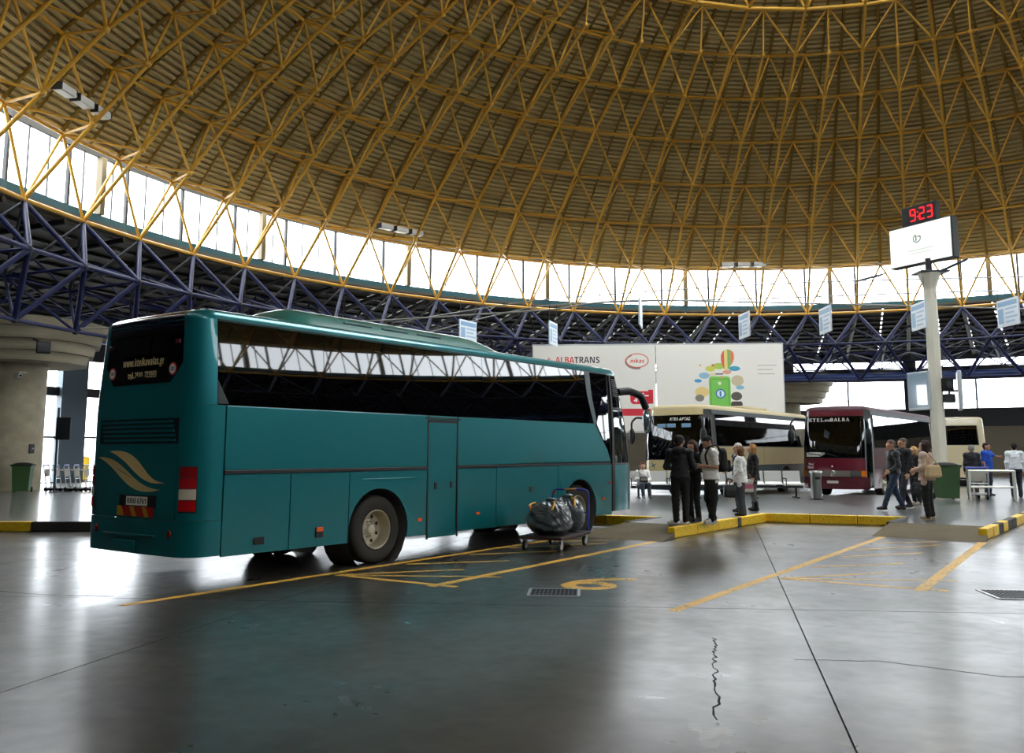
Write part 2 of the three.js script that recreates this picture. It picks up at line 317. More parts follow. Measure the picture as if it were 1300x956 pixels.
  for (let k = 1; k < 10; k++) for (let i = 0; i < BAYS; i++) {
    const near = inFrontArc(i) && k < 8;
    member('outer_ring_tube', onDome(RO[k], HO[k], i + 0.5), onDome(RO[k], HO[k], i + 1.5), 0.072, YS, near);
    // rafters under the sheets: wide ones at the nodes, slim ones in between
    if (k < 9) {
      const lift = (kk, o) => onDome(RO[kk] + 0.05, HO[kk] + SKIN - 0.03, o);
      member('rafter', lift(k, i + 0.5), lift(k + 1, i + 0.5), 0.085, M.rafter, near, 4);
      member('slim_rafter', lift(k, i), lift(k + 1, i), 0.055, M.rafter, near, 4);
    }
  }
  for (const [name, e] of Object.entries(rest)) STUFF(part(name + '_rest', merge(e.list), e.mat, frameRoot));
  // node balls where the tubes meet
  const ball = new THREE.SphereGeometry(0.13, 10, 8); let nb = 0; const ballsRest = [];
  for (let k = 0; k < 7; k++) for (let i = 0; i < BAYS; i++) { const p = onDome(RI[k], HI[k], i); if (inFrontArc(i) && nb < 300) { nb++; part('node_ball', ball, YS, frameRoot).position.copy(p); } else ballsRest.push(ball.clone().translate(p.x, p.y, p.z)); }
  STUFF(part('node_ball_rest', merge(ballsRest), YS, frameRoot));
}
// clerestory glazing between the lower roof and the dome
{
  const g = structure('window_1', 'continuous clerestory ribbon of clear panes below the dome');
  const R = 30.35, H0 = 9.62, H1 = 12.0;
  const paneGeo = (i0, i1) => { const l = []; const a = onDome(R, H0, i0), b = onDome(R, H0, i1), c = onDome(R, H1, i1), d = onDome(R, H1, i0); const bg = new THREE.BufferGeometry(); bg.setAttribute('position', new THREE.Float32BufferAttribute([a, b, c, a, c, d].flatMap((v) => v.toArray()), 3)); bg.setAttribute('uv', new THREE.Float32BufferAttribute([0, 0, 1, 0, 1, 1, 0, 0, 1, 1, 0, 1], 2)); bg.computeVertexNormals(); return bg; };
  const up = (i, w, d, mat, name, r = R) => { const a = onDome(r, H0, i), c = onDome(r + 1, H0, i); const m = part(name, box(w, H1 - H0, d), mat, g); m.position.set(a.x, EYE + (H0 + H1) / 2, a.z); m.rotation.y = Math.atan2(c.x - a.x, c.z - a.z); return m; };
  for (let i = 0; i < BAYS; i++) {
    const post = ((i - 10) % 3 + 3) % 3 === 0, cuts = post ? [0, 0.25, 0.5, 0.75, 1] : [0, 1 / 3, 2 / 3, 1];
    for (let c = 0; c + 1 < cuts.length; c++) if (i >= 50 && i < 59) part('blind_panel', paneGeo(i + cuts[c], i + cuts[c + 1]), M.darkWall, g, 'solid panel where the terminal hall adjoins'); else part('pane', paneGeo(i + cuts[c], i + cuts[c + 1]), M.glass, g);
    up(i, 0.12, 0.14, M.darkFrame, 'mullion');
    for (const c of cuts.slice(1, -1)) if (post && c === 0.5) up(i + c, 0.26, 0.3, M.post, 'post', R - 0.15); else up(i + c, 0.045, 0.06, M.darkFrame, 'glazing_bar');
  }
  // head and sill bands
  const band = (name, r, h0, h1, d, mat) => { const root = structure(name, name === 'trim_1' ? 'teal painted steel sill band below the clerestory' : 'dark steel head band above the clerestory'); for (let i = 0; i < BAYS; i++) { const a = onDome(r, h0, i), b = onDome(r, h0, i + 1), m = part('band_length', box(a.distanceTo(b) + 0.02, h1 - h0, d), mat, root); m.position.set((a.x + b.x) / 2, EYE + (h0 + h1) / 2, (a.z + b.z) / 2); m.rotation.y = -Math.atan2(b.z - a.z, b.x - a.x); } };
  band('trim_1', R, 9.2, H0, 0.2, M.tealSteel); band('trim_2', R - 0.05, H1, H1 + 0.45, 0.16, M.darkFrame);
}
// ================================================================= BLUE RING TRUSS under the dome's lower ring
{
  const root = structure('ring_truss', 'dark blue tubular ring truss between dome and lower roof'); root.userData.category = 'truss';
  const rest = [], restG = []; const cnt = {};
  const mem = (name, p, q, r, near, mat = M.blueSteel) => { cnt[name] = (cnt[name] || 0) + 1; if (near && cnt[name] < 300) bar(name, p, q, r, mat, root, 7); else (mat === M.blueSteel ? rest : restG).push(barGeo(p, q, r, 5)); };
  const N = { A: (i) => onDome(29.55, 8.82, i), B: (i) => onDome(28.17, 6.75, i + 0.5), C: (i) => onDome(29.6, 4.6, i), D: (i) => onDome(32.6, 8.3, i), E: (i) => onDome(31.4, 6.5, i + 0.5), F: (i) => onDome(36.2, 7.75, i), G: (i) => onDome(34.6, 6.2, i + 0.5), K: (i) => onDome(39.8, 7.4, i), Q: (i) => onDome(38.0, 6.0, i + 0.5) };
  for (let i = 0; i < BAYS; i++) {
    const near = inFrontArc(i);
    mem('truss_tube', N.A(i), N.B(i), 0.1, near); mem('truss_tube', N.A(i), N.B(i - 1), 0.1, near);
    mem('truss_tube', N.B(i), N.C(i), 0.1, near); mem('truss_tube', N.B(i), N.C(i + 1), 0.1, near);
    mem('chord_tube', N.B(i), N.B(i + 1), 0.075, near); mem('chord_tube', N.C(i), N.C(i + 1), 0.075, near);
    mem('grey_tube', N.A(i), N.E(i), 0.06, near, M.greySteel); mem('grey_tube', N.A(i), N.E(i - 1), 0.06, near, M.greySteel);
    mem('brace_tube', N.B(i), N.D(i), 0.06, false); mem('brace_tube', N.B(i), N.D(i + 1), 0.06, false);
    mem('brace_tube', N.B(i), N.E(i), 0.06, near); mem('brace_tube', N.D(i), N.E(i), 0.055, false); mem('brace_tube', N.D(i), N.E(i - 1), 0.055, false);
    mem('brace_tube', N.C(i), N.E(i), 0.055, false); mem('brace_tube', N.C(i), N.E(i - 1), 0.055, false);
    mem('brace_tube', N.E(i), N.F(i), 0.055, false); mem('brace_tube', N.E(i), N.F(i + 1), 0.055, false); mem('brace_tube', N.E(i), N.E(i + 1), 0.055, false);
    mem('brace_tube', N.F(i), N.G(i), 0.05, false); mem('brace_tube', N.F(i), N.G(i - 1), 0.05, false); mem('brace_tube', N.E(i), N.G(i), 0.055, false); mem('brace_tube', N.G(i), N.G(i + 1), 0.055, false);
    mem('brace_tube', N.G(i), N.K(i), 0.05, false); mem('brace_tube', N.G(i), N.K(i + 1), 0.05, false); mem('brace_tube', N.G(i), N.Q(i), 0.05, false); mem('brace_tube', N.K(i), N.Q(i), 0.05, false); mem('brace_tube', N.K(i), N.Q(i - 1), 0.05, false); mem('brace_tube', N.Q(i), N.Q(i + 1), 0.05, false);
  }
  STUFF(part('truss_tube_rest', merge(rest), M.blueSteel, root)); if (restG.length) STUFF(part('grey_tube_rest', merge(restG), M.greySteel, root));
  const ball = new THREE.SphereGeometry(0.13, 10, 8);
  for (let i = -4; i < 23; i++) for (const f of [N.B, N.C]) part('node_ball', ball, M.greySteel, root).position.copy(f(i));
}
{ // fat blue duct running round behind the truss
  const pts = []; for (let i = 0; i < BAYS; i++) pts.push(onDome(32.6, 5.0, i));
  const m = part(numbered('ring_duct'), pipe(pts, 0.27, 186, 12, true), std(0x23407c, 0.35), scene); tag(m, 'fat blue round duct running behind the ring truss', 'duct', null, 'structure');
}
// ================================================================= LOWER RING ROOF with narrow skylight strips
{
  const root = structure('ceiling', 'low dark ring roof around the dome with slim skylight strips');
  const R0 = 30.2, R1 = 45.5, H0 = 9.2, H1 = 7.75, N = 4;
  const sector = (i0, i1, th, y = 0) => { const P = []; for (const [r, h] of [[R0, H0], [R1, H1]]) for (const ii of [i0, i1]) P.push(onDome(r, h + y, ii)); const [a, b, c, d] = P, u = V(0, th, 0), a2 = a.clone().add(u), b2 = b.clone().add(u), c2 = c.clone().add(u), d2 = d.clone().add(u), f = [a, b, d, a, d, c, a2, d2, b2, a2, c2, d2, a, c, c2, a, c2, a2, b, b2, d2, b, d2, d, a, a2, b2, a, b2, b, c, d, d2, c, d2, c2]; const g = new THREE.BufferGeometry(); g.setAttribute('position', new THREE.Float32BufferAttribute(f.flatMap((v) => v.toArray()), 3)); g.setAttribute('uv', new THREE.Float32BufferAttribute(f.flatMap((v) => [v.x, v.z]), 2)); g.computeVertexNormals(); return g; };
  for (let i = 0; i < BAYS; i++) {
    const open = inFrontArc(i) && i > 6 ? 0.03 : 0.008;
    part('roof_panel', sector(i + open, i + 0.5, 0.12), M.deck, root); part('roof_panel', sector(i + 0.5 + open * (i > 4 ? 1 : 0.01), i + 1, 0.12), M.deck, root);
    part('skylight_strip', sector(i - 0.01, i + open + 0.01, 0.03, 0.13), M.glass, root);
    if (i > 4) part('skylight_strip', sector(i + 0.49, i + 0.5 + open + 0.01, 0.03, 0.13), M.glass, root);
    // radial beam
    const a = onDome(30.3, 8.95, i), b = onDome(45, 7.55, i); bar('roof_beam', a, b, 0.13, M.darkFrame, root, 6);
  }
  const pur = []; for (let k = 0; k < 12; k++) for (let i = 0; i < BAYS; i++) { const t = (k + 0.5) / 12, r = R0 + (R1 - R0) * t, h = H0 + (H1 - H0) * t - 0.06; const a = onDome(r, h, i), b = onDome(r, h, i + 1), m = box(a.distanceTo(b) + 0.03, 0.14, 0.09); m.applyMatrix4(new THREE.Matrix4().makeRotationY(-Math.atan2(b.z - a.z, b.x - a.x)).setPosition((a.x + b.x) / 2, (a.y + b.y) / 2, (a.z + b.z) / 2)); if (inFrontArc(i) && k % 2 === 0 && i % 1 === 0 && k < 11) part('purlin', m, M.darkFrame, root); else pur.push(m); }
  STUFF(part('purlin_rest', merge(pur), M.darkFrame, root));
}
// ================================================================= OUTER RING WALL
const RW = 45;
{
  const left = structure('wall_left', 'glazed outer wall with slate columns beyond the left platform'), back = structure('wall_back', 'grey and beige outer wall with a band of high windows'), near = structure('wall_near', 'plain dark grey outer wall behind the photographer');
  const place = (m, i0, i1, y, r = RW) => { const a = onDome(r, 0, i0), b = onDome(r, 0, i1); m.position.set((a.x + b.x) / 2, y, (a.z + b.z) / 2); m.rotation.y = -Math.atan2(b.z - a.z, b.x - a.x); return m; };
  const width = (i0, i1, r = RW) => onDome(r, 0, i0).distanceTo(onDome(r, 0, i1));
  const TOP = EYE + 7.9;
  const seg = (root, name, i0, i1, y0, y1, d, mat, r) => place(part(name, box(width(i0, i1, r) + (d > 0.05 ? 0.01 : -0.02), y1 - y0, d), mat, root), i0, i1, (y0 + y1) / 2, r);
  for (let i0 = 0; i0 < BAYS; i0 += 2) {
    let i = i0; const k = i > BAYS - 12 ? i - BAYS : i; const root = k < 6 && k >= 2 ? left : k >= 6 && k < 26 ? back : near;
    if (root === left) i += 0.3;
    const colMat = root === left ? M.blueCol : M.darkWall;
    // column at the bay line
    const cw = root === left ? 0.16 : 0.1; seg(root, 'column', i - cw, i + cw, 0.0, TOP, 0.6, colMat, RW - 0.2);
    if (root === near) {
      seg(root, 'wall_panel', i + cw, i + 2 - cw, 0.0, EYE + 2.0, 0.25, M.darkWall); seg(root, 'wall_panel', i + cw, i + 2 - cw, EYE + 2.0, TOP, 0.3, M.darkWall);
    } else if (root === back) {
      seg(root, 'wall_panel', i + cw, i + 2 - cw, 0.0, EYE + 2.0, 0.25, M.beigeWall);
      seg(root, 'wall_panel', i + cw, i + 2 - cw, EYE + 2.0, EYE + 3.4, 0.3, M.darkWall);
      seg(root, 'pane', i + cw, i + 1, EYE + 3.4, EYE + 5.6, 0.02, M.glass); seg(root, 'pane', i + 1, i + 2 - cw, EYE + 3.4, EYE + 5.6, 0.02, M.glass);
      seg(root, 'transom', i + cw, i + 2 - cw, EYE + 4.05, EYE + 4.1, 0.06, M.darkFrame);
      seg(root, 'mullion', i + 0.985, i + 1.015, EYE + 3.4, EYE + 5.6, 0.08, M.blueCol);
      seg(root, 'lintel', i + cw, i + 2 - cw, EYE + 5.6, EYE + 6.55, 0.35, M.darkWall);
      seg(root, 'pane', i + cw, i + 2 - cw, EYE + 6.55, EYE + 7.2, 0.02, M.glass); seg(root, 'lintel', i + cw, i + 2 - cw, EYE + 7.2, TOP, 0.3, M.darkWall);
    } else {
      const sillTop = 0.05;
      seg(root, 'sill', i + cw, i + 2 - cw, 0, sillTop, 0.25, M.darkWall);
      for (const [y0, y1] of [[sillTop, 2.5], [2.62, 4.9], [5.4, 7.0]]) { seg(root, 'pane', i + cw, i + 1, y0, y1, 0.02, M.glass); if (k === 4) seg(root, 'wall_panel', i + 1, i + 2 - cw, y0, y1, 0.25, M.darkWall); else seg(root, 'pane', i + 1, i + 2 - cw, y0, y1, 0.02, M.glass); seg(root, 'mullion', i + 0.98, i + 1.02, y0, y1, 0.1, M.darkFrame); }
      seg(root, 'transom', i + cw, i + 2 - cw, 2.5, 2.62, 0.16, M.darkFrame); seg(root, 'lintel', i + cw, i + 2 - cw, 4.9, 5.4, 0.4, M.darkWall); seg(root, 'lintel', i + cw, i + 2 - cw, 7.0, TOP, 0.3, M.darkWall);
    }
  }
}
// ================================================================= COACH TOOLS
// The body is a stack of plan outlines. q runs along the right half of an outline: 0 rear centre, 1 rear corner begins, 2 side begins, 3 side ends, 4 front corner ends, 5 front centre.
function coachShape(o) {
  const w = (y) => (y < o.belt ? o.half - (y < 0.6 ? (0.6 - y) * 0.06 : 0) : o.half - (y - o.belt) * o.tumble - (y - o.belt) ** 2 * (o.curve ?? 0.01));
  const P = (q, y, inset = 0, out = 0) => {
    const W = w(Math.min(y, o.cant)) - inset, xr = o.rear(y) + inset, xf = o.front(y) - inset, s0 = o.side0, s1 = Math.min(o.side1, xf - 0.05), rz = Math.max(o.rearZ - inset, 0.02), fz = Math.max(o.frontZ - inset * 0.6, 0.02);
    let x, z, nx, nz; const W2 = W;
    if (q <= 1) { z = (W2 - rz) * q; x = xr + o.rearBow * (z / W2) ** 2; nx = -1; nz = 2 * o.rearBow * z / W2 / W2; }
    else if (q <= 2) { const t = (q - 1) * PI / 2, xs = xr + o.rearBow * ((W2 - rz) / W2) ** 2, e = o.rearExp || 1; z = W2 - rz + rz * Math.pow(Math.sin(t), e); x = s0 - (s0 - xs) * Math.pow(Math.cos(t), e); nx = -Math.cos(t); nz = Math.sin(t); }
    else if (q <= 3) { x = s0 + (s1 - s0) * (q - 2); z = W2; nx = 0; nz = 1; }
    else if (q <= 4) { const t = (q - 3) * PI / 2, xs = xf - o.frontBow * ((W2 - fz) / W2) ** 2, e = o.frontExp || 0.75; z = W2 - fz + fz * Math.pow(Math.cos(t), e); x = s1 + (xs - s1) * Math.pow(Math.sin(t), e); nx = Math.sin(t); nz = Math.cos(t); }
    else { z = (W2 - fz) * (5 - q); x = xf - o.frontBow * (z / W2) ** 2; nx = 1; nz = 2 * o.frontBow * z / W2 / W2; }
    const l = Math.hypot(nx, nz) || 1; return V(x + nx / l * out, y, z + nz / l * out);
  };
  // whole closed skin (dark inner body), both halves
  const levels = [];
  for (let k = 0; k <= 16; k++) { const y = o.skirt + (o.cant - o.skirt) * k / 16; levels.push([y, y < 1.2 ? 0.36 : 0]); }
  const roofLv = [[0.012, 0.05], [0.045, 0.095], [0.11, 0.13], [0.24, 0.16], [0.5, 0.18], [0.85, 0.19], [o.half - 0.1, 0.195]];
  function loft(lv, qs, out) {
    const pos = [], idx = [], n = qs.length;
    for (const [y, ins, yq] of lv) for (const q of qs) { const a = Math.abs(q), p = P(a, yq ?? y, ins, out); pos.push(p.x, y, q < 0 ? -p.z : p.z); }
    for (let i = 0; i + 1 < lv.length; i++) for (let j = 0; j + 1 < n; j++) { const a = i * n + j; idx.push(a, a + n, a + 1, a + 1, a + n, a + n + 1); }
    const g = new THREE.BufferGeometry(); g.setAttribute('position', new THREE.Float32BufferAttribute(pos, 3)); g.setAttribute('uv', new THREE.Float32BufferAttribute(new Float32Array(pos.length / 3 * 2), 2)); g.setIndex(idx); g.computeVertexNormals(); return g;
  }
  const QR = []; for (let q = 0; q <= 5.0001; q += (q >= 2 && q < 2.999) ? 0.25 : 0.1) QR.push(Math.min(5, +q.toFixed(3)));
  const QALL = [...QR.slice().reverse().map((q) => -q), ...QR.slice(1)];      // -5 .. 5 through 0
  const inner = (out) => { const g1 = loft(levels, QALL, out); const bottom = loft([[o.skirt, 0.36], [o.skirt, o.half - 0.08, o.skirt]], QALL, out); return mergeGeometries([g1, bottom]); };
  const roof = (y0, out) => loft([[y0, 0], [o.cant, 0], ...roofLv.map(([i, dy]) => [o.cant + dy, i, o.cant])], QALL, out);
  // a piece of skin with real thickness: q from qa to qb, height bounds as functions of q
  function skin(qa, qb, ya, yb, out = 0.012, th = 0.03, nq = 12, ny = 8, side = 1) {
    const lo = typeof ya === 'function' ? ya : () => ya, hi = typeof yb === 'function' ? yb : () => yb;
    const pos = [], idx = []; const N = nq + 1, K = ny + 1;
    for (const oo of [out, out - th]) for (let j = 0; j <= ny; j++) for (let i = 0; i <= nq; i++) { const q = qa + (qb - qa) * i / nq, y = lo(q) + (hi(q) - lo(q)) * j / ny, s = q < 0 ? -1 : 1; const p = P(Math.abs(q), y, 0, oo); pos.push(p.x, p.y, p.z * s * side); }
    const quad = (a, b, c, d) => (side > 0 ? idx.push(a, b, c, a, c, d) : idx.push(a, c, b, a, d, c));
    const F = N * K;
    for (let j = 0; j < ny; j++) for (let i = 0; i < nq; i++) { const a = j * N + i; quad(a, a + N, a + N + 1, a + 1); quad(F + a, F + a + 1, F + a + N + 1, F + a + N); }
    for (let i = 0; i < nq; i++) { const a = i, b = ny * N + i; quad(a, a + 1, F + a + 1, F + a); quad(b, F + b, F + b + 1, b + 1); }
    for (let j = 0; j < ny; j++) { const a = j * N, b = j * N + nq; quad(a, F + a, F + a + N, a + N); quad(b, b + N, F + b + N, F + b); }
    const g = new THREE.BufferGeometry(); g.setAttribute('position', new THREE.Float32BufferAttribute(pos, 3)); g.setIndex(idx);
    const gg = g.toNonIndexed(); 
    // smooth within the faces, creased at the rim
    const uv = new Float32Array(gg.attributes.position.count * 2); gg.setAttribute('uv', new THREE.BufferAttribute(uv, 2)); gg.computeVertexNormals();
    const nrm = gg.attributes.normal, ix = idx, smooth = new Float32Array(pos.length); const nq6 = nq * ny * 12;
    for (let t = 0; t < nq6; t++) for (let c = 0; c < 3; c++) smooth[ix[t] * 3 + c] += nrm.array[t * 3 + c];
    for (let t = 0; t < nq6; t++) { const v = V(smooth[ix[t] * 3], smooth[ix[t] * 3 + 1], smooth[ix[t] * 3 + 2]).normalize(); nrm.setXYZ(t, v.x, v.y, v.z); }
    return gg;
  }
  // flat panel on the side, outline in (x, y); follows the lean of the side
  function sidePanel(pts, out = 0.012, th = 0.03, side = 1, holes = []) {
    const s = new THREE.Shape(pts.map(([x, y]) => new THREE.Vector2(x, y))); for (const h of holes) s.holes.push(h);
    const g = new THREE.ExtrudeGeometry(s, { depth: th - 0.008, bevelEnabled: true, bevelThickness: 0.004, bevelSize: 0.004, bevelOffset: -0.004, bevelSegments: 1, curveSegments: 10 });
    const p = g.attributes.position; for (let i = 0; i < p.count; i++) { const y = p.getY(i); p.setZ(i, side * (w(y) + out - th + 0.004 + p.getZ(i))); }
    if (side < 0) { const a = p.array, u = g.attributes.uv; for (let t = 0; t < p.count; t += 3) { for (let c = 0; c < 3; c++) { const k = a[(t + 1) * 3 + c]; a[(t + 1) * 3 + c] = a[(t + 2) * 3 + c]; a[(t + 2) * 3 + c] = k; } } }
    g.computeVertexNormals(); return g;
  }
  const qx = (x) => 2 + (x - o.side0) / (o.side1 - o.side0);
  return { w, P, qx, inner, roof, skin, sidePanel, loft, o };
}
const arch = (cx, r, y0) => { const pts = []; for (let k = 0; k <= 16; k++) { const a = PI * k / 16; pts.push([cx - r * Math.cos(a), y0 + r * Math.sin(a) * 1.02]); } return pts; };
// rectangle outline with a wheel arch cut out of its lower edge
function panelWithArch(x0, x1, y0, y1, cx, r, cy) { const pts = [[x0, y0]]; const h = Math.sqrt(Math.max(r * r - (cy - y0) ** 2, 0)); const a0 = Math.asin(clamp((cy - y0) / r, -1, 1)); pts.push([cx - h, y0]); for (let k = 0; k <= 20; k++) { const a = PI + a0 - (PI + 2 * a0) * k / 20; pts.push([cx + r * Math.cos(a), cy + r * Math.sin(a)]); } pts.push([cx + h, y0], [x1, y0], [x1, y1], [x0, y1]); return pts; }
const rect = (x0, x1, y0, y1) => [[x0, y0], [x1, y0], [x1, y1], [x0, y1]];

const tyreMat = std(0x2b2721, 0.8), rimMat = std(0xb5ad94, 0.4, 0.5), hubMat = std(0xcfc8b2, 0.35, 0.5);
function makeWheel(parent, x, side, R = 0.515, half = 1.22, dish = -1) {
  // tyre
  const T = 0.29, pts = []; for (const [r, z] of [[0.292, -0.10], [0.30, -0.13], [0.36, -0.145], [0.44, -0.145], [0.49, -0.132], [0.512, -0.1], [0.515, 0], [0.512, 0.1], [0.49, 0.132], [0.44, 0.145], [0.36, 0.145], [0.30, 0.13], [0.292, 0.10]]) pts.push(new THREE.Vector2(r * R / 0.515, z));
  const wheel = part('wheel', new THREE.LatheGeometry(pts, 44).rotateX(PI / 2), tyreMat, parent); wheel.position.set(x, R, side * (half - 0.16)); if (side < 0) wheel.rotation.y = PI;
  const rim = [[0.299, 0.128], [0.297, 0.145], [0.285, 0.146], [0.278, 0.12], [0.262, 0.06], [0.252, dish > 0 ? 0.05 : -0.03], [0.22, dish > 0 ? 0.09 : -0.045], [0.15, dish > 0 ? 0.1 : -0.05], [0.14, dish > 0 ? 0.1 : -0.05], [0.0, dish > 0 ? 0.1 : -0.05]].map(([r, z]) => new THREE.Vector2(r, z));
  part('rim', new THREE.LatheGeometry(rim, 40).rotateX(PI / 2), rimMat, wheel);
  const zf = dish > 0 ? 0.1 : -0.05;
  part('hub', new THREE.LatheGeometry([[0, 0.1], [0.06, 0.095], [0.075, 0.07], [0.08, 0.015], [0.14, 0.012], [0.145, 0]].map(([r, z]) => new THREE.Vector2(r, z + zf)), 24).rotateX(PI / 2), hubMat, wheel);
  for (let k = 0; k < 10; k++) { const a = k / 10 * 2 * PI; part('wheel_nut', cyl(0.014, 0.012, 0.03, 0.115 * Math.cos(a), 0.115 * Math.sin(a), zf + 0.025, 6, 'z'), hubMat, wheel); }
  for (let k = 0; k < 8; k++) { const a = (k + 0.5) / 8 * 2 * PI; part('hand_hole', new THREE.SphereGeometry(0.028, 12, 8).scale(1, 1, 0.25).translate(0.197 * Math.cos(a), 0.197 * Math.sin(a), zf + 0.006), M.black, wheel); }
  return wheel;
}
function decal(name, w, h, texW, texH, draw, parent, opts = {}) {
  const t = canvasTex(texW, texH, draw);
  const m = new THREE.MeshStandardMaterial({ map: t, roughness: opts.roughness ?? 0.5, transparent: !!opts.alpha, alphaTest: opts.alpha ? 0.35 : 0 });
  return part(name, new THREE.PlaneGeometry(w, h), m, parent, opts.label);
}
const tintedGlass = phys(0x050606, 0.02, { specularIntensity: 1, ior: 1.55 });
const clearGlass = new THREE.MeshPhysicalMaterial({ color: 0xc9d4d2, roughness: 0.0, transmission: 1, thickness: 0, ior: 1.5 });

// ================================================================= THE GREEN COACH
const AXIS = 53.743 * PI / 180;                 // coach heading, turned from +x
{
  const tealPaint = phys(0x007479, 0.35, { metalness: 0.45, clearcoat: 0.7, clearcoatRoughness: 0.04 });
  const darkTeal = tealPaint;
  const trim = std(0x101312, 0.5), grey = std(0x34393a, 0.5), plateCream = std(0xd9bd7a, 0.5);
  const S = coachShape({ half: 1.245, belt: 2.3, tumble: 0.042, curve: 0.022, skirt: 0.34, cant: 3.42, side0: -2.98, side1: 7.15, rearZ: 0.3, rearBow: 0.05, frontZ: 0.55, frontBow: 0.12, frontExp: 0.8, rearExp: 0.9,
    rear: (y) => -3.33 + (y > 2.2 ? (y - 2.2) * 0.05 : 0) + (y > 3.42 ? 0.02 : 0), front: (y) => (y < 1.35 ? 8.52 : 8.52 - (y - 1.35) ** 1.35 * 0.26) });
  const t = thing('coach', 'dark green long-distance coach with black windows and cream swoosh, parked beside loaded trolley', 'coach', [-2.04 - 1.25 * 0.8064, 0, -13.89 - 1.25 * 0.5914], AXIS);
  part('body', S.inner(-0.03), std(0x4a4a47, 0.8), t, 'grey inner body and underside');
  const roofMesh = part('roof', S.roof(3.4, 0.012), tealPaint, t);
  for (const sd of [1, -1]) {
    const sp = (name, pts, mat, out, th, lab) => part(name, S.sidePanel(pts, out, th, sd), mat, t, lab);
    // lower doors and panels
    sp('luggage_door', rect(-2.83, -1.745, 0.36, 1.40), tealPaint); sp('luggage_door', rect(-1.735, -0.64, 0.36, 1.40), tealPaint);
    sp('wheel_arch_panel', panelWithArch(-0.63, 1.085, 0.36, 1.40, 0, 0.64, 0.50), tealPaint);
    if (sd > 0) {
      const door = sp('middle_door', rect(1.125, 1.845, 0.30, 2.18), tealPaint, 0.01, 0.03);
      for (const [x, y] of [[1.3, 1.14], [1.7, 1.15]]) part('door_handle', box(0.06, 0.11, 0.012, x, y, 1.258, 0.01), trim, door);
      part('door_seal', merge([box(0.03, 1.94, 0.02, 1.105, 1.25, 1.246), box(0.03, 1.94, 0.02, 1.865, 1.25, 1.246), box(0.79, 0.03, 0.02, 1.485, 2.2, 1.246), box(0.9, 0.03, 0.03, 1.485, 2.25, 1.246)]), trim, door);
    } else sp('luggage_door', rect(1.1, 1.87, 0.36, 1.40), tealPaint);
    sp('luggage_door', rect(1.88, 2.965, 0.36, 1.41), tealPaint); sp('luggage_door', rect(2.975, 4.98, 0.36, 1.42), tealPaint);
    sp('wheel_arch_panel', panelWithArch(4.99, 7.13, 0.36, 1.43, 5.82, 0.64, 0.50), tealPaint);
    // waist panels with the black rubbing strip between
    sp('waist_panel', rect(-2.83, 1.085, 1.46, 2.29), tealPaint); if (sd < 0) sp('waist_panel', rect(1.09, 1.87, 1.46, 2.29), tealPaint);
    if (sd > 0) sp('waist_panel', rect(1.125, 1.845, 2.225, 2.29), tealPaint);
    sp('waist_panel', [[1.88, 1.47], [7.08, 1.50], [6.95, 1.75], [6.42, 2.30], [1.88, 2.29]], tealPaint);
    sp('rubbing_strip', rect(-2.83, 1.085, 1.405, 1.455), trim, 0.02, 0.03); sp('rubbing_strip', rect(1.88, 7.08, 1.425, 1.465), trim, 0.02, 0.03);
    // side windows
    for (const [a, b] of [[-2.97, -1.165], [-1.155, 0.735], [0.745, 2.605], [2.615, 4.475], [4.485, 6.13]]) part('side_window', S.skin(S.qx(a), S.qx(b), 2.30, 3.40, 0.006, 0.03, 3, 14, sd), tintedGlass, t);
    sp('window_trim', [[-2.97, 2.31], [-2.80, 2.31], [-2.86, 2.42], [-2.97, 2.62]], grey, 0.014, 0.03);
    sp('pillar', [[6.39, 2.30], [6.53, 2.30], [6.36, 2.9], [6.33, 3.40], [6.13, 3.40], [6.18, 2.9]], std(0x4a5a5c, 0.45), 0.014, 0.03);
    sp('side_window', [[6.18, 2.30], [6.40, 2.30], [6.19, 2.9], [6.14, 3.38]], tintedGlass, 0.004, 0.03);
    sp('quarter_window', [[6.52, 2.29], [6.93, 1.80], [7.10, 1.52], [7.06, 3.40], [6.36, 3.40], [6.37, 2.9]], tintedGlass, 0.006, 0.03);
    // roof edge rail
    sp('roof_rail', rect(-2.97, 7.1, 3.408, 3.425), trim, 0.03, 0.03);
    makeWheel(t, 0, sd); makeWheel(t, 5.82, sd, 0.515, 1.22, 1);
    // wheel housings
    for (const x of [0, 5.82]) part('wheel_housing', new THREE.CylinderGeometry(0.635, 0.635, 0.55, 24, 1, true).rotateX(PI / 2).translate(x, 0.5, sd * 0.95), std(0x4d4a45, 0.85), t);
    // little lamps, latches and vents
    for (const [x, y] of [[0.92, 0.61], [2.43, 0.63], [4.06, 0.65], [6.76, 0.71]]) part('side_marker', box(0.1, 0.05, 0.014, x, y, sd * 1.258, 0.005), std(0xff6a10, 0.35), t, 'orange side marker lamp');
    part('side_marker', box(0.09, 0.06, 0.014, 7.04, 1.04, sd * 1.258, 0.005), std(0xa82a18, 0.35), t);
    const fl = part('fuel_flap', box(0.14, 0.15, 0.014, -1.2, 0.56, sd * 1.258, 0.01), trim, t); part('side_marker', box(0.12, 0.06, 0.014, -1.2, 0.60, sd * 1.265, 0.005), std(0xff6a10, 0.35), fl);
    part('latch', box(0.17, 0.1, 0.014, -2.25, 0.52, sd * 1.258, 0.01), trim, t); part('latch', box(0.1, 0.1, 0.014, 4.06, 1.0, sd * 1.258, 0.01), std(0x3a2c1c, 0.5), t);
    part('side_marker', box(0.03, 0.1, 0.014, -2.97, 1.03, sd * 1.245, 0.005), std(0x8a1512, 0.35), t); part('side_marker', box(0.11, 0.05, 0.014, -2.97, 0.88, sd * 1.245, 0.005), std(0xff6a10, 0.35), t);
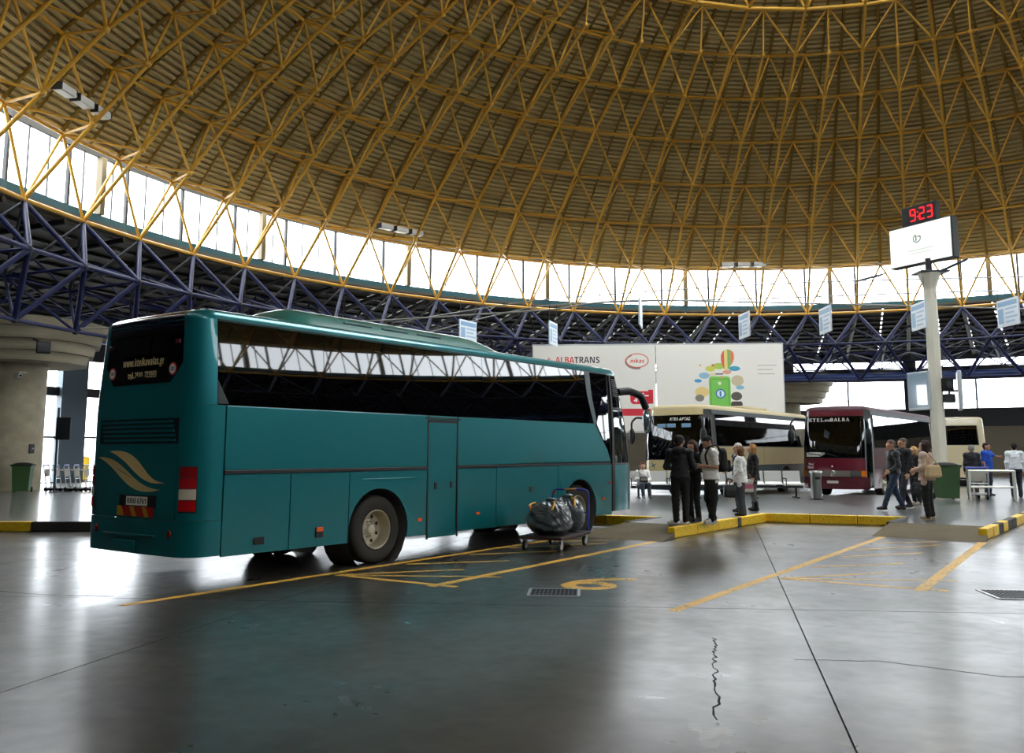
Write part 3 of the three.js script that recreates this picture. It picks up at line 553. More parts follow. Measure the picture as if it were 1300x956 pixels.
    part('body_crease', box(1.15, 0.02, 0.012, 0.2, 1.28, sd * 1.256, 0.005), tealPaint, t); part('body_crease', box(0.9, 0.02, 0.012, 5.8, 1.30, sd * 1.256, 0.005), tealPaint, t);
  }
  // front end: doors, windscreen, bumper (side parts wrap the corners)
  const doorSkin = (side) => { const d = part(side > 0 ? 'front_door' : 'driver_panel', S.skin(3.02, 3.42, 0.42, 1.42, 0.012, 0.03, 8, 4, side), tealPaint, t); part('door_glass', S.skin(3.03, 3.40, 1.46, 2.62, 0.008, 0.02, 8, 6, side), clearGlass, d); for (const g of [S.skin(3.0, 3.03, 0.42, 3.38, 0.016, 0.03, 2, 8, side), S.skin(3.40, 3.44, 0.42, 2.9, 0.016, 0.03, 2, 8, side), S.skin(3.03, 3.40, 1.42, 1.46, 0.016, 0.03, 6, 1, side), S.skin(3.03, 3.40, 2.62, 2.68, 0.016, 0.03, 6, 1, side)]) part('door_frame', g, trim, d); part('window_blind', S.skin(3.05, 3.38, 2.05, 2.6, -0.05, 0.01, 6, 4, side), std(0x6d6750, 0.8), d); };
  doorSkin(1); doorSkin(-1);
  for (const sd of [1, -1]) { part('header_panel', S.skin(3.03, 3.42, 2.68, 3.38, 0.008, 0.03, 8, 6, sd), tintedGlass, t); for (let k = 0; k < 9; k++) part('louvre', S.skin(3.06, 3.34, 2.93 + k * 0.045, 2.95 + k * 0.045, 0.014, 0.02, 6, 1, sd), grey, t); part('front_corner', S.skin(3.44, 4.0, 0.42, 1.42, 0.012, 0.03, 8, 6, sd), tealPaint, t); }
  part('windscreen', S.skin(3.46, 5, 1.5, 3.36, 0.01, 0.02, 18, 8, 1), clearGlass, t); part('windscreen', S.skin(3.46, 5, 1.5, 3.36, 0.01, 0.02, 18, 8, -1), clearGlass, t);
  part('front_panel', S.skin(4.0, 5, 0.9, 1.48, 0.012, 0.03, 8, 4, 1), tealPaint, t); part('front_panel', S.skin(4.0, 5, 0.9, 1.48, 0.012, 0.03, 8, 4, -1), tealPaint, t);
  part('front_bumper', mergeGeometries([S.skin(4.0, 5, 0.36, 0.88, 0.03, 0.04, 8, 4, 1), S.skin(4.0, 5, 0.36, 0.88, 0.03, 0.04, 8, 4, -1)]), tealPaint, t);
  // mirror on a curved black arm, reaching forward of the nearside corner
  { const a = pipe([[7.72, 3.05, 1.1], [8.05, 3.08, 1.22], [8.42, 2.98, 1.3], [8.62, 2.72, 1.33]], 0.085, 20, 10); const m = part('mirror_arm', a, M.black, t); part('mirror_housing', new THREE.SphereGeometry(1, 20, 14).scale(0.13, 0.3, 0.1).translate(8.64, 2.42, 1.34), M.black, m); part('mirror_glass', new THREE.SphereGeometry(1, 20, 14).scale(0.09, 0.27, 0.085).translate(8.59, 2.42, 1.35), std(0x9aa7ab, 0.1, 0.7), m); }
  // interior: dark floor, seats and wheel seen through the front door
  part('cab_floor', box(1.6, 0.05, 2.2, 7.3, 1.25, 0), M.rubber, t); part('dashboard', box(0.5, 0.35, 2.1, 8.0, 1.55, 0, 0.1, 3), grey, t);
  part('driver_seat', merge([box(0.5, 0.14, 0.5, 6.95, 1.62, 0.35, 0.05, 3), box(0.14, 0.8, 0.5, 6.7, 2.05, 0.35, 0.05, 3), box(0.3, 0.35, 0.3, 6.95, 1.42, 0.35)]), std(0x33384a, 0.9), t);
  part('bulkhead', box(0.03, 2.1, 2.3, 6.5, 2.35, 0), std(0x6b665c, 0.9), t);
  // rear
  const rq = (z) => z / (1.245 - 0.3);
  part('rear_window', S.skin(-1, 1, (q) => 2.60 + Math.max(0, Math.abs(q) - 0.74) / 0.26 * 0.26, 3.24, 0.006, 0.03, 30, 8), tintedGlass, t);
  part('rear_visor', S.skin(-1.0, 1.0, 3.25, 3.43, 0.012, 0.03, 24, 4), phys(0x050606, 0.08, { clearcoat: 1, clearcoatRoughness: 0.03 }), t);
  part('visor_cap', S.loft([[3.42, 0], [3.47, 0.012, 3.42], [3.515, 0.045, 3.42], [3.545, 0.10, 3.42]], Array.from({ length: 21 }, (_, k) => -1 + k / 10), 0.02), phys(0x050606, 0.15, { clearcoat: 1 }), t);
  part('engine_cover', S.skin(-1, 1, 2.125, (q) => 2.59 + Math.max(0, Math.abs(q) - 0.74) / 0.26 * 0.26, 0.010, 0.03, 30, 4), darkTeal, t);
  const lid = part('engine_lid', S.skin(-0.99, 0.99, 0.832, 1.80, 0.014, 0.03, 24, 8), darkTeal, t);
  part('louvre_backing', S.skin(-1, 1, 1.8, 2.125, -0.005, 0.02, 12, 4), M.black, t);
  for (let k = 0; k < 5; k++) part('louvre', S.skin(-0.86 - 0.02 * k, 0.82 + 0.03 * (4 - k) * 0 + 0.02 * (5 - k), 1.83 + k * 0.06, 1.862 + k * 0.06, 0.012, 0.05, 12, 2), darkTeal, t);
  for (const sd of [1, -1]) {
    part('rear_corner', S.skin(1.0, 2.0125, 0.832, 2.295, 0.012, 0.03, 18, 12, sd), tealPaint, t); part('rear_corner', S.skin(1.0, 2.0, 2.297, 3.42, 0.012, 0.03, 18, 12, sd), tealPaint, t);
    const lamp = part('tail_lamp', S.skin(1.10, 1.60, 0.93, 1.51, 0.016, 0.03, 8, 6, sd), trim, t);
    for (const [y0, y1, c, lab] of [[1.375, 1.5, 0x8c0f12], [1.235, 1.365, 0xa31216], [1.095, 1.225, 0xcfc7ad], [0.95, 1.085, 0xb80f14]]) part('lamp_lens', S.skin(1.12, 1.58, y0, y1, 0.028, 0.02, 8, 3, sd), phys(c, 0.12, { clearcoat: 1 }), lamp);
    part('rear_bumper', S.skin(0, 2.0125, 0.38, 0.826, 0.014, 0.04, 24, 6, sd), tealPaint, t);
    part('reflector', new THREE.SphereGeometry(0.045, 12, 8).scale(0.4, 1.2, 1).translate(-3.335, 0.66, sd * 0.86), phys(0x7c1010, 0.15, { clearcoat: 1 }), t);
    part('marker_lamp', box(0.02, 0.05, 0.1, -3.29, 3.13, sd * 0.8, 0.005), std(0x6a1d1a, 0.4), t);
  }
  part('bumper_step', merge([box(0.05, 0.16, 0.5, -3.36, 0.47, -0.1, 0.02, 2), box(0.04, 0.03, 1.2, -3.365, 0.62, 0, 0.01)]), tealPaint, t);
  const face = (m, z, y, out) => { const p = S.P(Math.abs(z) / 0.945, y, 0, out); m.position.set(p.x, y, z); m.rotation.y = -PI / 2; return m; };
  // cream swoosh of two blades on the engine lid
  const blade = (pts) => { const s = new THREE.Shape(); s.moveTo(...pts[0]); s.bezierCurveTo(...pts[1], ...pts[2], ...pts[3]); s.bezierCurveTo(...pts[4], ...pts[5], ...pts[0]); return s; };
  for (const [pts, lab] of [[[[-0.93, 1.62], [-0.2, 1.66], [-0.05, 1.22], [0.62, 1.21], [-0.15, 1.05], [-0.3, 1.5]]], [[[-0.62, 1.70], [0.26, 1.78], [0.16, 1.3], [0.72, 1.30], [0.1, 1.22], [0.0, 1.58]]]]) { const g = new THREE.ExtrudeGeometry(blade(pts), { depth: 0.004, bevelEnabled: false, curveSegments: 24 }); const p = g.attributes.position; for (let i = 0; i < p.count; i++) { const z = p.getX(i), d = p.getZ(i), y = p.getY(i); const sp = S.P(Math.abs(z) / 0.945, y, 0, 0.016 + d); p.setXYZ(i, sp.x, y, z); } g.computeVertexNormals(); part('swoosh', g, plateCream, lid, 'cream swoosh stripe'); }
  // plate recess, plate, chevron board
  const plate = part('plate_recess', box(0.02, 0.17, 0.85, -3.335, 1.05, 0.12, 0.01), M.black, t);
  const pl = decal('number_plate', 0.5, 0.115, 256, 60, (g, w, h) => { g.fillStyle = '#e9e5d6'; g.fillRect(0, 0, w, h); g.fillStyle = '#1c1c1c'; g.font = 'bold 50px sans-serif'; g.textAlign = 'center'; g.fillText('KBM 6761', w / 2, 48, w - 14); }, plate); pl.position.set(-3.348, 1.055, 0.12); pl.rotation.y = -PI / 2;
  const ch = decal('chevron_board', 0.86, 0.13, 256, 40, (g, w, h) => { g.fillStyle = '#b98a1c'; g.fillRect(0, 0, w, h); g.fillStyle = '#a01515'; for (let k = 0; k < 3; k++) { g.beginPath(); g.moveTo(30 + k * 86, 0); g.lineTo(85 + k * 86, 0); g.lineTo(108 + k * 86, h); g.lineTo(53 + k * 86, h); g.fill(); } }, plate); ch.position.set(-3.352, 0.92, 0.1); ch.rotation.y = -PI / 2;
  // lettering on the rear glass
  face(decal('lettering', 1.0, 0.36, 640, 230, (g, w, h) => { g.clearRect(0, 0, w, h); g.fillStyle = '#e6cf92'; g.textAlign = 'center'; g.font = 'bold 92px sans-serif'; g.save(); g.transform(0.72, 0, -0.12, 1, w / 2 + 10, 100); g.fillText('www.ktelkavalas.gr', 0, 0); g.restore(); g.font = 'bold 76px sans-serif'; g.save(); g.transform(0.72, 0, 0, 1, w / 2, 205); g.fillText('\u03c4\u03b7\u03bb.2510  223593', 0, 0); g.restore(); }, t, { alpha: true, label: 'cream web address and phone number' }), 0.03, 2.82, 0.012);
  for (const [z, n] of [[-0.72, '100'], [0.72, '80']]) { const ds = part('speed_disc', cyl(0.085, 0.085, 0.004, 0, 0, 0, 28, 'x'), std(0xc02a22, 0.5), t); const p = S.P(Math.abs(z) / 0.945, 2.77, 0, 0.012); ds.position.set(p.x, 2.77, z); const dd = decal('speed_number', 0.135, 0.135, 96, 96, (g, w, h) => { g.clearRect(0, 0, w, h); g.fillStyle = '#ece7da'; g.beginPath(); g.arc(48, 48, 46, 0, 7); g.fill(); g.fillStyle = '#222'; g.font = 'bold ' + (n.length > 2 ? 44 : 58) + 'px sans-serif'; g.textAlign = 'center'; g.fillText(n, 48, n.length > 2 ? 64 : 68); }, ds, { alpha: true }); dd.position.set(-0.004, 0, 0); dd.rotation.y = -PI / 2; }
  // air-conditioning fairing on the roof
  { const g = new THREE.BufferGeometry(), pos = [], idx = [], nx = 40, nz = 16; for (let i = 0; i <= nx; i++) for (let j = 0; j <= nz; j++) { const u = i / nx, x = -1.55 + u * 5.6, v = j / nz * 2 - 1; const end = Math.sin(Math.min(1, u / 0.09) * PI / 2) ** 0.8 * Math.sin(Math.min(1, (1 - u) / 0.22) * PI / 2); const hgt = 0.30 * end * (1 - Math.abs(v) ** 3.2); pos.push(x, 3.52 + 0.075 * (1 - v * v) + hgt, v * 1.0 * (0.86 + 0.14 * end)); } for (let i = 0; i < nx; i++) for (let j = 0; j < nz; j++) { const a = i * (nz + 1) + j; idx.push(a, a + 1, a + nz + 2, a, a + nz + 2, a + nz + 1); } g.setAttribute('position', new THREE.Float32BufferAttribute(pos, 3)); g.setAttribute('uv', new THREE.Float32BufferAttribute(new Float32Array(pos.length / 3 * 2), 2)); g.setIndex(idx); g.computeVertexNormals(); const f = part('roof_fairing', g, phys(0x2c7a70, 0.35, { clearcoat: 0.6 }), t); for (let k = 0; k < 3; k++) part('air_scoop', box(0.62, 0.05, 0.05, -0.1 + k * 0.85, 3.70, 0.8, 0.02, 2), std(0x0e4f4b, 0.4), f); }
}
// ================================================================= OTHER COACHES
function parkedCoach(o) {
  const paint = phys(o.paint, 0.3, { clearcoat: 1, clearcoatRoughness: 0.05, metalness: o.metal ?? 0 }), low = phys(o.low ?? o.paint, 0.3, { clearcoat: 1, clearcoatRoughness: 0.05 }), trim = std(0x101112, 0.5);
  const S = coachShape({ half: 1.25, belt: 2.0, tumble: 0.05, skirt: 0.32, cant: o.cant ?? 3.3, side0: -11.7, side1: -0.95, rearZ: 0.3, rearBow: 0.05, frontZ: 0.45, frontBow: 0.12, frontExp: 0.8, rear: (y) => -12 + (y > 2 ? (y - 2) * 0.06 : 0), front: (y) => (y < 1.2 ? 0 : -((y - 1.2) ** 1.6) * 0.12) });
  const t = thing('coach', o.label, 'coach', o.pos, o.turn);
  part('body', S.inner(-0.03), std(0x4a4a47, 0.8), t, 'grey inner body and underside'); part('roof', S.roof((o.cant ?? 3.3) - 0.02, 0.012), o.roofMat ?? paint, t);
  const C = o.cant ?? 3.3, wb = o.winBottom ?? 1.95, lt = o.lowTop ?? 1.2;
  for (const sd of [1, -1]) {
    const sp = (name, pts, mat, out, th) => part(name, S.sidePanel(pts, out, th, sd), mat, t);
    for (const [a, b] of [[-11.6, -9.9], [-6.95, -5.45], [-5.44, -3.95]]) sp('luggage_door', rect(a, b, 0.34, lt), low);
    sp('wheel_arch_panel', panelWithArch(-9.89, -6.96, 0.34, lt, -8.6, 0.62, 0.5), low); sp('wheel_arch_panel', panelWithArch(-3.94, -1.0, 0.34, lt, -2.6, 0.62, 0.5), low);
    sp('waist_panel', rect(-11.6, -6.0, lt + 0.02, wb), paint); sp('waist_panel', rect(-5.98, -1.0, lt + 0.02, wb), paint);
    const n = 6; for (let k = 0; k < n; k++) part('side_window', S.skin(S.qx(-11.5 + k * 1.7), S.qx(-11.5 + (k + 1) * 1.7 - 0.03), wb + 0.03, C - 0.2, 0.005, 0.03, 3, 8, sd), tintedGlass, t);
    sp('roof_rail', rect(-11.6, -1.0, C - 0.19, C - 0.02), o.railMat ?? paint, 0.012, 0.03);
    const dr = part('front_door', S.skin(3.02, 3.5, 0.4, 2.95, 0.006, 0.03, 8, 8, sd), o.doorMat ?? tintedGlass, t); for (const g of [S.skin(3.0, 3.05, 0.36, 3.0, 0.014, 0.03, 2, 8, sd), S.skin(3.46, 3.52, 0.36, 3.0, 0.014, 0.03, 2, 8, sd)]) part('door_frame', g, o.pillarMat ?? trim, dr);
    makeWheel(t, -8.6, sd, 0.5); makeWheel(t, -2.6, sd, 0.5, 1.22, 1);
    part('rear_corner', S.skin(1.0, 2.0, 0.36, C, 0.012, 0.03, 10, 10, sd), paint, t);
    // mirrors hang from arms at the upper corners
    const arm = part('mirror_arm', pipe([[-0.25, 2.95, sd * 1.05], [0.15, 2.98, sd * 1.3], [0.3, 2.8, sd * 1.42], [0.3, 2.55, sd * 1.43]], 0.04, 14, 8), trim, t); part('mirror_housing', new THREE.SphereGeometry(1, 16, 12).scale(0.11, 0.3, 0.12).translate(0.28, 2.3, sd * 1.43), trim, arm);
  }
  const F = (name, qa, qb, ya, yb, mat, out = 0.012, th = 0.03, parent = t) => part(name, S.skin(qa, qb, ya, yb, out, th, 18, 6), mat, parent);
  // front skin runs through the centre: build both halves as one piece by lofting the two sides
  const both = (name, qa, ya, yb, mat, out = 0.012, parent = t) => part(name, mergeGeometries([S.skin(qa, 5, ya, yb, out, 0.03, 14, 6, 1), S.skin(qa, 5, ya, yb, out, 0.03, 14, 6, -1)]), mat, parent);
  const ws = both('windscreen', 3.54, o.wsBottom, C - 0.24, tintedGlass, 0.008); both('eyebrow', 3.5, C - 0.23, C - 0.01, paint); both('front_panel', 3.5, 0.78, o.wsBottom - 0.03, o.frontMat ? phys(o.frontMat, 0.3, { clearcoat: 1 }) : paint); both('front_bumper', 3.3, 0.34, 0.76, low, 0.03);
  part('rear_window', S.skin(-0.95, 0.95, 2.1, C - 0.3, 0.006, 0.03, 20, 6), tintedGlass, t); part('rear_panel', S.skin(-1, 1, 0.4, 2.08, 0.01, 0.03, 20, 8), paint, t); part('rear_header', S.skin(-1, 1, C - 0.29, C - 0.01, 0.01, 0.03, 20, 3), paint, t);
  for (const sd of [1, -1]) part('tail_lamp', S.skin(1.15, 1.6, 0.9, 1.6, 0.02, 0.03, 5, 4, sd), phys(0x8c0f12, 0.15, { clearcoat: 1 }), t);
  const onFront = (m, z, y, out) => { const p = S.P(4 + (1 - Math.abs(z) / 0.8), y, 0, out); m.position.set(p.x, y, z); m.rotation.set(0, PI / 2, 0); return m; };
  return { t, S, ws, onFront, both, trim, paint };
}
const HEAD = AXIS + PI;                                   // nose towards the photographer
const fwd = (x, z, u, v) => [x - 0.5914 * u, z + 0.8064 * u, v];
{ // cream and green coach
  const c = parkedCoach({ label: 'cream coach with dark green lower band and big black windscreen, parked by the benches', pos: [5.8, 0, -32.8], turn: HEAD, paint: 0xc9b684, low: 0x0e3a3a, frontMat: 0xcdbb86, lowTop: 1.18, wsBottom: 1.45, winBottom: 1.92, pillarMat: std(0x2f3638, 0.4), roofMat: std(0xc4b48a, 0.65), railMat: std(0x3a4042, 0.6) });
  c.onFront(decal('lettering', 0.85, 0.2, 512, 120, (g, w, h) => { g.clearRect(0, 0, w, h); g.fillStyle = '#f2f0e6'; g.font = 'italic bold 92px sans-serif'; g.textAlign = 'center'; g.fillText('\u039a\u03a4\u0395\u039b \u0391\u03a1\u03a4\u0391\u03a3', w / 2, 92, w - 10); }, c.t, { alpha: true, label: 'white operator name in the windscreen' }), -0.28, 2.92, 0.06).rotation.set(0, PI / 2, 0);
  for (const z of [-0.55, 0.05, 0.45]) part('sun_visor', box(0.02, 0.14, 0.36, -0.2, 2.68, z, 0.01), std(0x8fb6d6, 0.4), c.t);
  for (const sd of [1, -1]) { const h = part('headlamp', c.S.skin(3.65, 4.15, 0.82, 1.02, 0.02, 0.03, 6, 3, sd), phys(0xd7d7cf, 0.1, { clearcoat: 1 }), c.t); part('indicator', c.S.skin(3.5, 3.64, 0.82, 1.02, 0.022, 0.03, 4, 2, sd), phys(0xd0821c, 0.2, {}), h); }
  { const star = []; for (let k = 0; k < 4; k++) { const a = k * PI / 2 + 0.5; star.push([0.16 * Math.cos(a), 0.16 * Math.sin(a)], [0.03 * Math.cos(a + PI / 4), 0.03 * Math.sin(a + PI / 4)]); } const m = part('emblem', prism(star, 0.006), std(0x0f5a5e, 0.4), c.t, 'teal four-pointed emblem'); c.onFront(m, 0.72, 1.22, 0.016); }
  { const b = part('badge', cyl(0.05, 0.05, 0.01, 0, 0, 0, 20, 'z'), std(0x1f7a63, 0.4), c.t); c.onFront(b, 0.0, 1.28, 0.02); }
  const ac = part('roof_unit', box(2.6, 0.16, 1.6, -6.5, 3.52, 0, 0.07, 3), std(0xc4b48a, 0.65), c.t); for (const x of [-3.4, -9.4]) part('roof_hatch', box(0.9, 0.08, 0.7, x, 3.51, 0, 0.03, 2), std(0xb8aa84, 0.65), c.t);
}
{ // dark red coach
  const c = parkedCoach({ label: 'dark red coach with white lettering in its windscreen, parked past the ashtray bin', pos: [12.05, 0, -33.8], turn: HEAD, paint: 0x5c1424, low: 0x571020, frontMat: 0x6a1226, lowTop: 1.1, wsBottom: 1.5, winBottom: 1.85, pillarMat: std(0x8d9698, 0.3, 0.5), roofMat: std(0x4a2a30, 0.6), railMat: std(0x4b5254, 0.6) });
  c.onFront(decal('lettering', 1.75, 0.2, 1024, 118, (g, w, h) => { g.clearRect(0, 0, w, h); g.fillStyle = '#f4f4f0'; g.font = 'bold 104px serif'; g.textAlign = 'left'; let x = 10; for (const ch of 'KTEL') { g.fillText(ch, x, 96); x += 86; } g.font = 'bold 60px serif'; g.fillText('AOR', x, 96); x += 126; g.font = 'bold 104px serif'; g.fillText('R', x, 96); x += 84; for (const ch of 'ALBA') { g.fillText(ch, x, 96); x += 86; } }, c.t, { alpha: true, label: 'white serif lettering across the windscreen top' }), 0.02, 2.93, 0.08).rotation.set(0, PI / 2, 0);
  c.onFront(decal('destination_card', 0.68, 0.16, 300, 70, (g, w, h) => { g.fillStyle = '#e9e9e2'; g.fillRect(0, 0, w, h); g.fillStyle = '#2a2a2a'; g.font = 'bold 40px sans-serif'; g.textAlign = 'center'; g.fillText('ISLAM BI TOURS', w / 2, 50, w - 16); }, c.t), 0.62, 1.62, 0.03);
  c.onFront(decal('operator_name', 0.34, 0.26, 200, 150, (g, w, h) => { g.clearRect(0, 0, w, h); g.fillStyle = '#f2e9e4'; g.font = 'italic bold 62px serif'; g.fillText('Tani', 20, 66); g.font = 'bold 54px sans-serif'; g.fillText('TOURS', 4, 136); }, c.t, { alpha: true }), 0.78, 1.2, 0.02);
  c.both('grille_band', 3.95, 0.80, 1.02, std(0x9b958c, 0.3, 0.6), 0.022); const st = part('emblem', merge([new THREE.TorusGeometry(0.1, 0.012, 8, 28), box(0.012, 0.1, 0.012, 0, 0.05, 0), box(0.012, 0.1, 0.012, 0.043, -0.025, 0).rotateZ(0), box(0.1, 0.012, 0.012, 0, 0, 0)]), M.chrome, c.t, 'chrome ring emblem'); c.onFront(st, 0, 0.92, 0.05);
  const st2 = part('emblem', new THREE.SphereGeometry(0.035, 12, 8), M.chrome, c.t); c.onFront(st2, 0, 1.17, 0.03);
  for (const sd of [1, -1]) { const h = part('headlamp', c.S.skin(3.75, 4.2, 0.80, 1.02, 0.026, 0.03, 6, 3, sd), phys(0x5c5a55, 0.08, { clearcoat: 1 }), c.t); part('indicator', c.S.skin(3.5, 3.74, 0.80, 1.02, 0.026, 0.03, 4, 2, sd), phys(0xe07a12, 0.2, {}), h); }
  c.onFront(decal('number_plate', 0.42, 0.1, 160, 40, (g, w, h) => { g.fillStyle = '#e4e2d8'; g.fillRect(0, 0, w, h); }, c.t), 0.0, 0.6, 0.045);
  for (const z of [-0.2, 0.35]) part('wiper', barGeo(V(0.02, 1.55, z), V(0.0, 1.7, z + 0.6), 0.012, 6), M.black, c.t);
}
{ // third coach seen from behind
  const c = parkedCoach({ label: 'cream coach seen from its rear, standing beyond the concrete light pole', pos: [28.35, 0, -58.0], turn: 1.152, paint: 0xcfc19b, low: 0xcdbf98, lowTop: 1.1, wsBottom: 1.45, winBottom: 1.9, cant: 3.4 });
  const d = decal('lettering', 0.5, 0.1, 200, 40, (g, w, h) => { g.clearRect(0, 0, w, h); g.fillStyle = '#8c8c86'; g.fillRect(10, 12, w - 20, 14); }, c.t, { alpha: true }); d.position.set(-11.95, 2.85, 0); d.rotation.y = -PI / 2;
}

// ================================================================= PILLARS with stepped capitals
function pillar(label, x, z, rCol = 1.3) {
  const t = thing('concrete_pillar', label, 'pillar', [x, 0, z], 0.2); t.userData.group = 'mushroom pillars carrying the lower roof';
  part('shaft', new THREE.CylinderGeometry(rCol, rCol, 5.3, 28).translate(0, 2.65 + 0.0, 0), M.concrete, t);
  [[2.9, 5.25, 5.62], [3.15, 5.62, 6.05], [3.4, 6.05, 6.5], [3.65, 6.5, 6.88]].forEach(([r, y0, y1]) => part('capital_step', new THREE.CylinderGeometry(r, r - 0.08, y1 - y0, 12).translate(0, (y0 + y1) / 2, 0), M.concrete, t));
  return t;
}
pillar('thick pale concrete pillar with stepped capital beside the row of luggage carts', -20.4, -36.2);
pillar('thick pale concrete pillar with stepped capital behind the billboard', 20.0, -66.0);
{ // fittings on the left pillar
  const t = thing('security_camera', 'small white security camera on the thick concrete pillar', 'camera', [-19.45, 4.75, -35.05], -0.6);
  part('bracket', polybar([[0, 0.1, -0.25], [0, 0.1, 0], [0, 0, 0.05]], 0.025), M.white, t); part('housing', box(0.45, 0.16, 0.16, 0.05, -0.06, 0.1, 0.04, 2), M.white, t); part('lens', cyl(0.05, 0.05, 0.03, 0.28, -0.06, 0.1, 14, 'x'), M.black, t);
  const f = thing('floodlight', 'black floodlight bracketed to the stepped pillar capital', 'floodlight', [-17.95, 5.75, -33.65], 0.5); f.userData.category = 'lamp';
  part('bracket', polybar([[-0.25, 0.25, -0.25], [0, 0.1, 0], [0, -0.1, 0.1]], 0.03), M.black, f); part('housing', box(0.5, 0.45, 0.28, 0.1, -0.1, 0.15, 0.05, 2), M.black, f); part('lens', box(0.4, 0.36, 0.02, 0.1, -0.1, 0.295, 0.005), std(0x33363a, 0.1), f);
  const s = thing('switch_box', 'small grey electric box on the thick concrete pillar', 'box', [-19.16, 1.85, -35.75], 1.2); part('cover', box(0.22, 0.36, 0.08, 0, 0, 0, 0.02, 2), M.greySteel, s); part('knob', cyl(0.03, 0.03, 0.05, 0, 0, 0.06, 12, 'z'), M.alu, s);
  const p = thing('sign_pole', 'thin grey pole with a dark rectangular sign beside the luggage carts', 'sign', [-17.35, PH, -34.15], -0.2); part('pole', cyl(0.045, 0.045, 3.2, 0, 1.6, 0, 12), M.greySteel, p); part('sign_board', box(0.62, 0.85, 0.05, 0.28, 2.4, 0.05, 0.01), std(0x24282b, 0.5), p); part('base', cyl(0.2, 0.18, 0.04, 0, 0.02, 0, 18), M.greySteel, p);
}
{ // yellow cabinet out of doors, seen through the left glazing
  const t = thing('outdoor_cabinet', 'yellow cabinet standing outdoors past the left glazing', 'cabinet', [-26.2, 0, -54.6], 0.6); const y = std(0xe8b90c, 0.5);
  part('body', box(0.85, 1.35, 0.6, 0, 0.75, 0, 0.04, 2), y, t); part('door', box(0.7, 1.1, 0.03, 0, 0.75, 0.31, 0.02, 2), y, t); part('roof', box(0.95, 0.06, 0.7, 0, 1.46, 0, 0.02), y, t); part('plinth', box(0.8, 0.1, 0.55, 0, 0.05, 0), M.greySteel, t); part('handle', box(0.03, 0.16, 0.03, 0.28, 0.8, 0.34, 0.01), M.black, t);
}
